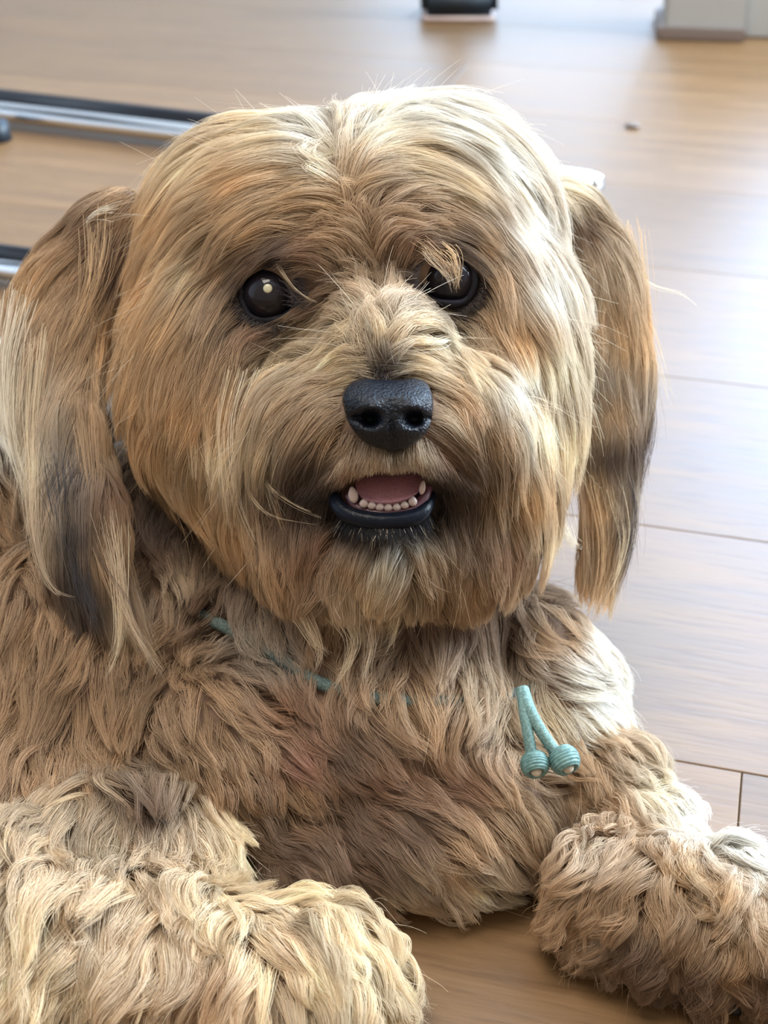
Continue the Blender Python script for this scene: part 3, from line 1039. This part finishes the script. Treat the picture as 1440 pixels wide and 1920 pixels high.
def hair_object(name, P, Cc, parent, label=None, r_root=0.000085, r_tip=0.00003):
    n, k, _ = P.shape
    cu = bpy.data.hair_curves.new(name)
    cu.add_curves([k] * n)
    cu.attributes['position'].data.foreach_set('vector', P.astype(np.float32).ravel())
    t = np.linspace(0, 1, k)
    r = (r_root + (r_tip - r_root) * t ** 1.5)
    rr = np.tile(r, (n, 1)) * np.random.default_rng(4).uniform(0.7, 1.3, (n, 1))
    at = cu.attributes.new('radius', 'FLOAT', 'POINT') if 'radius' not in cu.attributes else cu.attributes['radius']
    at.data.foreach_set('value', rr.astype(np.float32).ravel())
    a = cu.attributes.new('hair_color', 'FLOAT_COLOR', 'POINT')
    c4 = np.ones((n, k, 4), np.float32)
    c4[..., :3] = Cc
    a.data.foreach_set('color', c4.ravel())
    cu.materials.append(M_hair)
    o = bpy.data.objects.new(name, cu)
    COL.objects.link(o)
    o.parent = parent
    o.matrix_parent_inverse = Matrix.Translation(-Vector(parent.location))
    o['kind'] = 'stuff'
    if label:
        o['label'] = label
    return o


NAMES = dict(head=('face_fur', 'long golden cream fur of head and muzzle'), ear_left=('ear_fur', 'tan ear fur with a charcoal streak'),
             ear_right=('ear_fur', 'pale tan ear fur with grey strands'), torso=('chest_fur', 'wavy tan fur of chest and shoulders'),
             leg_left=('leg_fur', 'curly cream fur of the nearer foreleg'), leg_right=('leg_fur', 'curly cream fur of the foreleg at the right'))
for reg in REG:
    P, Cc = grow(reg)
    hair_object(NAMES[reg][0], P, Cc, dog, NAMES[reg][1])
    print('hair', reg, len(P))

# single long strands and flyaways
def strands(name, items, parent, label, r=0.00007):
    allP, allC = [], []
    for pts, ws, n, sp, cn in items:
        q = np.array(smooth_path([(*p, w) for p, w in zip(pts, ws)], 10))
        idx = np.linspace(0, len(q) - 1, K)
        q = np.stack([np.interp(idx, np.arange(len(q)), q[:, k]) for k in range(3)], 1)
        base = np.array([W(*p) for p in q])
        t = np.linspace(0, 1, K)[None, :, None]
        o0 = rng.normal(0, sp, (n, 1, 3))
        o1 = rng.normal(0, sp * 0.9, (n, 1, 3))
        uu = np.linspace(0, 1, K)[None] * rng.uniform(0.62, 1.0, (n, 1)) * (K - 1)
        i0 = np.minimum(uu.astype(int), K - 2)
        fr = (uu - i0)[..., None]
        P = base[i0] * (1 - fr) + base[i0 + 1] * fr + 1.7 * (o0 * (1 - t) ** 0.7 * 0.9 + o1 * (0.15 + 0.6 * (t - 0.45) ** 2 * 2)) * U
        allP.append(P)
        allC.append(np.array(C[cn])[None, None] * np.exp(rng.normal(0, 0.1, (n, 1, 1))) * np.ones((1, K, 1)))
    return np.vstack(allP), np.clip(np.vstack(allC), 0, 0.95)


def ramp(a, b, n):
    return list(np.linspace(a, b, n))


HERO = [
    ([(500, 690), (468, 780), (490, 890), (550, 945), (612, 972)], [90, 110, 130, 150, 165], 9, 4, 'cream'),
    ([(470, 740), (450, 860), (495, 960), (600, 988)], [80, 100, 130, 160], 8, 4, 'straw'),
    ([(535, 690), (492, 790), (500, 900), (530, 980)], [95, 120, 130, 120], 14, 6, 'pale'),
    ([(440, 690), (415, 800), (425, 920), (450, 1010)], [80, 95, 95, 80], 16, 8, 'cream'),
    ([(470, 700), (440, 800), (450, 930), (490, 1040)], [90, 100, 100, 90], 16, 8, 'pale'),
    ([(560, 740), (520, 840), (520, 950), (560, 1060)], [110, 125, 120, 100], 12, 6, 'gold'),
    ([(860, 690), (895, 735), (911, 775), (905, 800)], [110, 120, 120, 115], 5, 2, 'pale'),
    ([(512, 486), (528, 512), (560, 548), (612, 576)], [85, 100, 100, 110], 7, 2, 'cream'),
    ([(530, 505), (570, 502), (622, 518)], [95, 105, 110], 5, 2.5, 'gold'),
    ([(790, 462), (815, 478), (842, 505), (858, 548)], [95, 110, 112, 95], 34, 8, 'tan'),
    ([(830, 462), (850, 480), (858, 515), (855, 548)], [95, 110, 108, 92], 26, 6, 'gold'),
    ([(800, 470), (812, 488), (838, 516), (848, 540)], [95, 108, 112, 98], 22, 6, 'beige'),
    ([(1180, 505), (1225, 535), (1280, 552), (1316, 582)], [-230, -225, -225, -225], 7, 3.0, 'pale'),
    ([(1190, 560), (1225, 640), (1250, 720), (1262, 760)], [-230, -225, -225, -225], 10, 10, 'cream'),
    ([(1195, 700), (1220, 800), (1205, 900), (1190, 960)], [-225, -220, -218, -215], 26, 7, 'dark'),
    ([(1150, 760), (1180, 880), (1190, 1000), (1160, 1120)], [-215, -200, -190, -185], 22, 7, 'char'),
    ([(1110, 900), (1130, 1000), (1125, 1090), (1098, 1190)], [-205, -190, -180, -175], 60, 9, 'gold'),
    ([(1140, 900), (1165, 1000), (1150, 1080), (1115, 1160)], [-205, -190, -180, -175], 40, 8, 'cream'),
    ([(1170, 860), (1192, 930), (1188, 1010), (1165, 1070)], [-210, -200, -190, -185], 26, 5, 'grey'),
    ([(1080, 860), (1092, 950), (1100, 1060), (1090, 1150)], [-190, -175, -165, -160], 26, 7, 'tan'),
    ([(1180, 430), (1198, 520), (1215, 600), (1230, 700)], [-240, -232, -228, -226], 40, 10, 'gold'),
    ([(190, 960), (215, 1060), (240, 1160), (305, 1272)], [35, 55, 70, 80], 70, 9, 'beige'),
    ([(215, 1000), (222, 1100), (222, 1200), (200, 1275)], [35, 55, 70, 75], 40, 7, 'cream'),
    ([(160, 800), (175, 930), (190, 1050), (240, 1170)], [0, 25, 50, 70], 50, 9, 'tan'),
    ([(120, 880), (130, 980), (155, 1090), (185, 1190)], [10, 30, 55, 70], 110, 14, 'char'),
    ([(150, 960), (190, 1050), (245, 1130), (290, 1215)], [40, 60, 75, 85], 6, 2, 'dark'),
    ([(60, 900), (65, 1000), (90, 1090), (135, 1120)], [10, 25, 40, 60], 24, 6, 'beige'),
    ([(75, 640), (60, 800), (65, 930), (45, 1010)], [-60, -40, -20, 0], 40, 9, 'cream'),
    ([(40, 560), (15, 680), (20, 820), (55, 940)], [-100, -80, -50, -20], 60, 12, 'pale'),
    ([(190, 440), (180, 520), (150, 600), (110, 680)], [-90, -80, -80, -80], 50, 14, 'gold'),
    ([(212, 392), (180, 400), (155, 425)], [-100, -90, -90], 18, 5, 'pale'),
    ([(690, 1150), (700, 1200), (690, 1240), (678, 1290)], [60, 70, 75, 75], 30, 7, 'beige'),
    ([(640, 1150), (665, 1200), (650, 1250), (625, 1290)], [60, 70, 75, 75], 30, 7, 'cream'),
    ([(560, 1130), (590, 1190), (600, 1230), (590, 1260)], [60, 60, 60, 65], 24, 6, 'beige'),
    ([(745, 1140), (740, 1180), (725, 1220)], [60, 65, 70], 30, 7, 'cream'),
    ([(560, 1150), (585, 1200), (620, 1235)], [60, 60, 65], 20, 5, 'cream'),
    ([(545, 548), (560, 562), (585, 576)], [78, 82, 84], 60, 8, 'char'),
    ([(548, 530), (565, 545), (580, 550)], [78, 82, 84], 40, 8, 'dark'),
    ([(716, 712), (718, 690), (716, 668)], [250, 225, 195], 60, 6, 'char'),
    ([(716, 712), (706, 692), (692, 680)], [250, 225, 205], 30, 5, 'dark'),
    ([(718, 712), (728, 694), (744, 682)], [250, 225, 205], 30, 5, 'dark'),
    ([(1050, 980), (1068, 1012), (1086, 1030)], [-60, -50, -45], 40, 8, 'pale'),
]
P, Cc = strands('s', HERO, dog, '')
# flyaways along the outline of the head
sf = SURF['head']
X_, T_, L_, H_ = field(sf, S_HEAD)
Pf, Nf = sf.sample(9000)
vf = norm(CAM - Pf)
ff = (Nf * vf).sum(1)
sel = np.where((np.abs(ff) < 0.5) & (Nf[:, 2] > 0.1))[0]
sel = rng.choice(sel, min(420, len(sel)), replace=False)
Pf, Nf = Pf[sel], Nf[sel]
Tf = norm(idw(Pf, X_, T_))
lnf = rng.uniform(40, 105, len(sel)) * U
d0 = norm(Nf * rng.uniform(0.4, 1.1, (len(sel), 1)) + Tf * 0.8 + rng.normal(0, 0.25, (len(sel), 3)))
tq = np.linspace(0, 1, K)[None, :, None]
bend = Tf * 0.35 + rng.normal(0, 0.2, (len(sel), 3))
PF = Pf[:, None] + (d0[:, None] * tq + bend[:, None] * tq ** 2) * lnf[:, None, None]
CF = np.ones((len(sel), K, 3)) * np.array(C['pale'])
P, Cc = np.vstack([P, PF]), np.vstack([Cc, CF])
hair_object('loose_strands', P, Cc, dog, 'single long pale and dark strands', 0.00008, 0.00003)

# short dark hair around both eyes
for ex, ey, ew, er in EYES:
    n = 1500
    a_ = rng.uniform(0, 6.283, n)
    dens = rng.random(n) < (0.55 + 0.45 * np.sin(a_) ** 2)
    pz = []
    cz = []
    for a in a_[dens]:
        r0 = er * rng.uniform(1.03, 1.20)
        l1 = rng.uniform(10, 26)
        x, y = ex + r0 * math.cos(a) * 1.03, ey + r0 * math.sin(a) * 0.95
        h_ = SURF['head'].cast(x, y)
        w0 = (D0 - float((h_ - CAM) @ FWD)) / U
        dx, dy = math.cos(a) + rng.normal(0, 0.25), math.sin(a) * 0.8 + 0.25 + rng.normal(0, 0.25)
        pz.append([W(x + dx * l1 * t, y + dy * l1 * t, max(w0, ew + 8) + 6 + 7 * math.sin(t * 2.5)) for t in np.linspace(0, 1, K)])
        cz.append(np.ones((K, 1)) * np.array(C['char' if rng.random() < 0.6 else 'dark'])[None])
    hair_object('eyelash_fur', np.array(pz), np.array(cz), dog, 'short charcoal hair ringing the eye', 0.00009, 0.00003)

# short dark hair along the lower lip, running down onto the chin
n = 1500
a = rng.uniform(0.03, 0.97, n)
lx = 632 + a * 176
ly = 958 + 26 * np.sin(math.pi * a) + rng.uniform(-4, 16, n)
ww = 150 + 62 * np.sin(math.pi * a) ** 0.7
ln_ = rng.uniform(8, 38, n)
pz = []
for x, y, w_, l_ in zip(lx, ly, ww, ln_):
    dx = (x - 720) / 110 * 0.5 + rng.normal(0, 0.26)
    pz.append([W(x + dx * l_ * t, y + l_ * t, w_ + 6 + 12 * math.sin(t * 2.4) - 14 * t) for t in np.linspace(0, 1, K)])
cc = np.ones((n, K, 3)) * np.array(C['black'])
pale = rng.random(n) < 0.04
cc[pale] = np.array(C['pale'])
hair_object('lip_hair', np.array(pz), cc, dog, 'short black hair under the lower lip', 0.00008, 0.00002)

# short hair of the upper lip, falling over the edge of the mouth
n = 4600
lx = rng.uniform(585, 872, n)
edge = np.interp(lx, [585, 620, 660, 700, 735, 775, 810, 845, 872], [955, 940, 902, 884, 878, 882, 900, 930, 950])
l_ = rng.uniform(18, 44, n)
y0 = edge - l_ * rng.uniform(0.75, 1.7, n)
nose_low = np.interp(lx, [640, 664, 690, 722, 738, 755, 775, 800, 815], [790, 806, 830, 842, 850, 842, 830, 812, 790])
y0 = np.maximum(y0, nose_low)
pz, cz = [], []
cx_ = np.array([[c[0], c[1]] for c in COLORS['head']], float)
cv_ = np.array([C[c[2]] for c in COLORS['head']])
for x, y, l1 in zip(lx, y0, l_):
    h_ = sf.cast(x, y)
    if h_ is None:
        continue
    w0 = (D0 - float((h_ - CAM) @ FWD)) / U
    dx = (x - 733) / 140 * 0.7 + rng.normal(0, 0.14)
    lf = rng.uniform(5, 16)
    pz.append([W(x + dx * l1 * t, y + l1 * t, w0 + lf * math.sin(t * 2.2) + 3) for t in np.linspace(0, 1, K)])
    d = np.sqrt(((np.array([x, y + l1 * 0.5]) - cx_) ** 2).sum(1)) + 10
    w_ = d ** -3.0
    c0 = (w_ @ cv_) / w_.sum()
    cz.append(np.ones((K, 1)) * c0[None] * math.exp(rng.normal(0, 0.12)))
hair_object('lip_hair', np.array(pz), np.array(cz), dog, 'short tan hair of the upper lip', 0.00009, 0.00003)

# ------------------------------------------------------------------ the dog: eyes
M_eye = mat('eye', (0.012, 0.009, 0.010), 0.04, 0, Coat_Weight=1.0)
M_lid = noise_bump(mat('eyelid_skin', (0.010, 0.009, 0.013), 0.5, Specular_IOR_Level=0.15), 700, 0.3, 0.0004)
M_glint = mat('painted_eyeshine', (0.46, 0.43, 0.29), 0.3)


def uv_sphere(c, r, axes=(1, 1, 1), seg=40, bm=None):
    bm = bm or bmesh.new()
    M = Matrix((RIGHT, UP, -FWD)).transposed().to_4x4()
    bmesh.ops.create_uvsphere(bm, u_segments=seg, v_segments=seg // 2, radius=1,
                              matrix=Matrix.Translation(c) @ M @ Matrix.Diagonal((r * axes[0], r * axes[1], r * axes[2], 1)))
    return bm


def eye_material():
    m = mat('eyeball', (0.01, 0.008, 0.009), 0.06)
    b = m.node_tree.nodes['Principled BSDF']
    b.inputs['Specular IOR Level'].default_value = 0.28
    noise_bump(m, 60, 0.0, 0.0001, 2, ((0.010, 0.009, 0.013), (0.016, 0.013, 0.016)))
    return m


M_eye = eye_material()
LIDS = [[(452, 560), (458, 525), (485, 506), (520, 504), (545, 522), (556, 552), (548, 582), (510, 600), (470, 594)],
        [(790, 530), (797, 500), (825, 480), (862, 482), (886, 504), (888, 540), (868, 566), (828, 568), (800, 556)]]
for (ex, ey, ew, er), lid in zip(EYES, LIDS):
    c = W(ex, ey, ew)
    eye = bm_obj('eye', uv_sphere(c, er * U), M_eye, dog)
    pts = []
    lc = smooth_path([(*p, 0) for p in lid + lid[:1]], 6)[:-1]
    zc = float((c - CAM) @ FWD)
    for p in lc:
        # follow the ball a little outside it
        dx, dy = p[0] - ex, p[1] - ey
        rr = min(math.hypot(dx, dy), er * 1.03)
        w = ew + math.sqrt(max((er * 1.04) ** 2 - rr ** 2, 0.0)) + 6
        pts.append(W(p[0], p[1], w))
    pts = pts + pts[:2]
    bm = tube(pts, [7.5 * U] * len(pts), 10, caps=False)
    bm_obj('eyelid', bm, M_lid, eye, 'black eyelid rim')
# eye-shine of the left pupil, painted as a pale disc on the ball
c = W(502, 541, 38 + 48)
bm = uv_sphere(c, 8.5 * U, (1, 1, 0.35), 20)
bm_obj('painted_eyeshine', bm, M_glint, dog, 'pale yellow disc painted as shine in the pupil')

# dark skin around each eye
# ------------------------------------------------------------------ the dog: nose
M_nose = mat('nose_leather', (0.005, 0.007, 0.012), 0.27, Specular_IOR_Level=0.25)
noise_bump(M_nose, 700, 0.8, 0.0005, 2, kind='ShaderNodeTexVoronoi')
NW = 285


def nose_mesh():
    bm = bmesh.new()
    cx, cy = 728, 775
    NR, NA = 26, 72
    bp = np.array(smooth_path([(*p, 0) for p in NOSE + NOSE[:1]], 8))[:-1, :2]
    ang = np.arctan2(bp[:, 1] - cy, bp[:, 0] - cx)
    rad = np.hypot(bp[:, 0] - cx, bp[:, 1] - cy)
    o = np.argsort(ang)
    ang, rad = ang[o], rad[o]
    rings = []
    for i in range(NR + 1):
        s = i / NR
        ring = []
        for k in range(NA):
            a = -math.pi + 2 * math.pi * k / NA
            R = np.interp(a, ang, rad, period=2 * math.pi)
            if s <= 0.8:
                q = s / 0.8
                rr, ww = R * q, NW + 48 * math.sqrt(max(1 - (q * 0.93) ** 2.6, 0))
            else:
                q = (s - 0.8) / 0.2
                rr, ww = R * (1 - 0.06 * q), NW + 15 - 110 * q
            x, y = cx + rr * math.cos(a), cy + rr * math.sin(a)
            # flat top of the nose leans back, underside too
            ww -= max(0, (745 - y)) * 0.9
            ww -= max(0, (y - 808)) * 0.5
            if s < 0.8:
                for nx, sg in ((694, 1), (776, -1)):
                    dx, dy = (x - nx) * sg, y - 786
                    # round hole with a slit running outwards and down
                    g = math.exp(-((dx / 17) ** 2 + (dy / 13) ** 2) ** 1.3)
                    g2 = math.exp(-(((dx + 22) / 16) ** 2 + ((dy + 2) / 6) ** 2)) * 0.6
                    ww -= 42 * max(g, g2)
                    # raised rim above each nostril
                    ww += 9 * math.exp(-((dx / 24) ** 2 + ((dy + 24) / 12) ** 2))
                ww -= 9 * math.exp(-((x - 735) / 6) ** 2) * (1 / (1 + math.exp(-(y - 790) / 8)))
            ring.append(bm.verts.new(W(x, y, ww)))
        rings.append(ring)
    for i in range(1, NR):
        for k in range(NA):
            bm.faces.new((rings[i][k], rings[i + 1][k], rings[i + 1][(k + 1) % NA], rings[i][(k + 1) % NA]))
    bm.faces.new(rings[1][::-1])
    bm.faces.new(rings[-1])
    for v in rings[0]:
        bm.verts.remove(v)
    bmesh.ops.recalc_face_normals(bm, faces=bm.faces)
    return bm


nose = bm_obj('nose', nose_mesh(), M_nose, dog, 'moist black nose')

# ------------------------------------------------------------------ the dog: mouth
M_lip = noise_bump(mat('lip_skin', (0.004, 0.006, 0.011), 0.34, Specular_IOR_Level=0.14), 500, 0.5, 0.0005)
M_cave = noise_bump(mat('mouth_inside', (0.07, 0.025, 0.03), 0.6), 200, 0.3)
M_tongue = noise_bump(mat('tongue', (0.60, 0.20, 0.24), 0.42, 0, Subsurface_Weight=0.15), 900, 0.5, 0.0005, 3, ((0.66, 0.27, 0.34), (0.76, 0.36, 0.42)))
M_tooth = noise_bump(mat('tooth_enamel', (0.46, 0.35, 0.31), 0.25), 200, 0.1)
M_gum = noise_bump(mat('gum', (0.10, 0.035, 0.045), 0.35), 300, 0.2)

# lower lip: thick black arc
lip_pts = smooth_path([W(632, 905, 105), W(629, 938, 172), W(655, 966, 200), W(718, 978, 212), W(780, 968, 200), W(803, 938, 172), W(804, 905, 105)], 8)
nL = len(lip_pts)
rad = [(7 + 9 * math.sin(math.pi * i / (nL - 1)) ** 0.7) * U for i in range(nL)]
lip = bm_obj('lower_lip', tube(lip_pts, rad, 18), M_lip, dog)
# floor of the mouth
bm = uv_sphere(W(722, 925, 5), 1, (104 * U, 70 * U, 70 * U), 32)
bm_obj('mouth_inside', bm, M_cave, dog)
# upper lip edges, dark, under the hair
for s_, xs in ((-1, (655, 628, 600, 580)), (1, (800, 822, 845, 868))):
    p = smooth_path([W(xs[0], 886, 190), W(xs[1], 896, 170), W(xs[2], 912, 140), W(xs[3], 940, 100)], 6)
    bm_obj('upper_lip', tube(p, 9 * U, 12), M_lip, dog)


def tongue_mesh():
    bm = bmesh.new()
    NU, NV = 28, 20
    g = [[None] * (NV + 1) for _ in range(NU + 1)]
    for i in range(NU + 1):
        s = i / NU * 2 - 1
        for j in range(NV + 1):
            t = j / NV
            hw = 66 * (1 - 0.10 * t ** 3)
            x = 731 + s * hw * math.sqrt(max(1 - (max(t - 0.5, 0) * 1.25) ** 2, 0.1))
            y = 872 + 76 * t - 13 * (abs(s) ** 2.4) * t - 5 * s
            w = 85 + 120 * t ** 0.8 - 5 * math.exp(-(s / 0.12) ** 2) * (1 - 0.7 * t) - 14 * abs(s) ** 3 - 22 * max(0, (t - 0.86) / 0.14) ** 2
            g[i][j] = bm.verts.new(W(x, y, w))
    for i in range(NU):
        for j in range(NV):
            bm.faces.new((g[i][j], g[i + 1][j], g[i + 1][j + 1], g[i][j + 1]))
    r = bmesh.ops.extrude_face_region(bm, geom=bm.faces[:])
    for v in r['geom']:
        if isinstance(v, bmesh.types.BMVert):
            v.co += Vector(FWD) * 16 * U
    bmesh.ops.recalc_face_normals(bm, faces=bm.faces)
    return bm


bm_obj('tongue', tongue_mesh(), M_tongue, dog)
gum_pts = smooth_path([W(654, 928, 178), W(668, 950, 190), W(700, 962, 200), W(735, 965, 203), W(770, 957, 198), W(794, 935, 188), W(802, 912, 176)], 6)
bm_obj('gum', tube(gum_pts, 9 * U, 12), M_gum, dog)
TEETH = [(662, 928, 9, 15, 10), (682, 944, 8, 8, 2), (697, 948, 8, 7, 0), (712, 951, 8, 7, 0), (728, 952, 8, 7, 0), (744, 951, 8, 7, 0), (759, 947, 8, 7, 0), (774, 940, 8, 9, -2), (792, 914, 6, 13, -10)]
for x, y, rw_, rh, tilt in TEETH:
    bm = bmesh.new()
    bmesh.ops.create_uvsphere(bm, u_segments=16, v_segments=10, radius=1)
    for v in bm.verts:
        k = v.co.y
        v.co.x *= 1 - 0.28 * max(k, 0)       # narrower towards the tip
    M = Matrix((RIGHT, UP, -FWD)).transposed().to_4x4()
    bm.transform(Matrix.Translation(W(x, y, 207 if 670 < x < 785 else 200)) @ M @ Matrix.Rotation(math.radians(tilt), 4, 'Z') @ Matrix.Diagonal((rw_ * U, rh * U, 6 * U, 1)))
    bm_obj('tooth', bm, M_tooth, dog)

# claws / dark pads at the right
M_pad = noise_bump(mat('paw_pad', (0.02, 0.017, 0.018), 0.6), 400, 0.5, 0.0006)
for px_, py_, r_ in ((1375, 1892, 26), (1425, 1897, 28)):
    c = on_floor(px_, py_, 14)
    bm = bmesh.new()
    bmesh.ops.create_uvsphere(bm, u_segments=20, v_segments=12, radius=1, matrix=Matrix.Translation(c) @ Matrix.Diagonal((r_ * U, 22 * U, 13 * U, 1)))
    bm_obj('paw_pad', bm, M_pad, dog, 'black paw pad')

# ------------------------------------------------------------------ collar with two cord ends
M_cord = mat('teal_cord', (0.10, 0.26, 0.25), 0.75)
noise_bump(M_cord, 800, 0.6, 0.0006, 3, ((0.10, 0.19, 0.18), (0.20, 0.33, 0.31)))
M_band = noise_bump(mat('grey_teal_webbing', (0.08, 0.12, 0.11), 0.9), 900, 0.5, 0.0005, 3, ((0.06, 0.085, 0.08), (0.13, 0.18, 0.165)))
M_bead = mat('teal_bead', (0.09, 0.22, 0.21), 0.5)
noise_bump(M_bead, 500, 0.3, 0.0004, 3, ((0.075, 0.15, 0.145), (0.14, 0.26, 0.245)))
M_end = noise_bump(mat('cord_core', (0.50, 0.42, 0.33), 0.8), 900, 0.4, 0.0005)
def on_coat(px, py, lift):
    h_ = SURF['torso'].cast(px, py)
    return W(px, py, (D0 - float((h_ - CAM) @ FWD)) / U + lift)


collar = thing('collar', 'teal cord collar hidden in the neck fur with two hanging beaded ends', 'collar', tuple(W(985, 1300, 20)))
band = smooth_path([on_coat(370, 1150, -4), on_coat(440, 1185, 4), on_coat(520, 1232, 8), on_coat(610, 1285, 2), on_coat(760, 1315, -6), on_coat(900, 1312, -6), on_coat(985, 1296, 0), on_coat(1020, 1270, -14)], 10)
bm_obj('band', tube(band, 13 * U, 14), M_band, collar, 'grey-green band sunk in the fur')


def cord(ctrl, r):
    p = smooth_path(ctrl, 14)
    bm = bmesh.new()
    n = len(p)
    # ribbed: the ring radius pulses along the cord
    fine = []
    for i in range(n - 1):
        fine += [np.array(p[i]), (np.array(p[i]) + np.array(p[i + 1])) / 2]
    fine.append(np.array(p[-1]))
    rr = [r * U * (1 + 0.07 * (1 if i % 2 else -1)) for i in range(len(fine))]
    return bm_obj('cord', tube(fine, rr, 16), M_cord, collar)


cw = 96
cord([W(978, 1292, cw - 50), W(984, 1335, cw - 14), W(990, 1375, cw), W(999, 1425, cw + 4)], 10.5)
cord([W(980, 1292, cw - 50), W(993, 1330, cw - 12), W(1017, 1375, cw), W(1050, 1422, cw + 2)], 11)


def bead(px, py, w, r, h, ax):
    """barrel of wound cord, axis ax in picture terms"""
    c = W(px, py, w)
    A_ = norm(RIGHT * ax[0] + UP * -ax[1] - FWD * ax[2])
    B_ = norm(np.cross(A_, UP))
    C_ = np.cross(A_, B_)
    bm = bmesh.new()
    prof = []
    NN = 40
    for i in range(NN + 1):
        t = i / NN * 2 - 1
        rr = r * (1 - 0.30 * abs(t) ** 2.4) * (1 + 0.035 * math.sin(i / NN * 2 * math.pi * 7))
        prof.append((t * h, rr))
    prof = [(-h * 0.9, r * 0.30)] + prof + [(h * 0.98, r * 0.52), (h * 0.6, r * 0.48)]
    rings = []
    for t, rr in prof:
        rings.append([bm.verts.new(c + (A_ * t + (B_ * math.cos(k * math.pi / 16) + C_ * math.sin(k * math.pi / 16)) * rr) * U) for k in range(32)])
    for i in range(len(rings) - 1):
        for k in range(32):
            bm.faces.new((rings[i][k], rings[i][(k + 1) % 32], rings[i + 1][(k + 1) % 32], rings[i + 1][k]))
    bm.faces.new(rings[0])
    bm.faces.new(rings[-1])
    bmesh.ops.recalc_face_normals(bm, faces=bm.faces)
    b = bm_obj('bead', bm, M_bead, collar)
    bm = bmesh.new()
    bmesh.ops.create_uvsphere(bm, u_segments=16, v_segments=10, radius=r * 0.40 * U, matrix=Matrix.Translation(c + A_ * h * 0.72 * U))
    bm_obj('cord_tip', bm, M_end, b, 'pale frayed cord tip')


bead(1003, 1433, cw + 8, 26, 19, (0.1, 0.75, 0.65))
bead(1058, 1425, cw + 6, 28, 21, (0.35, 0.75, 0.55))
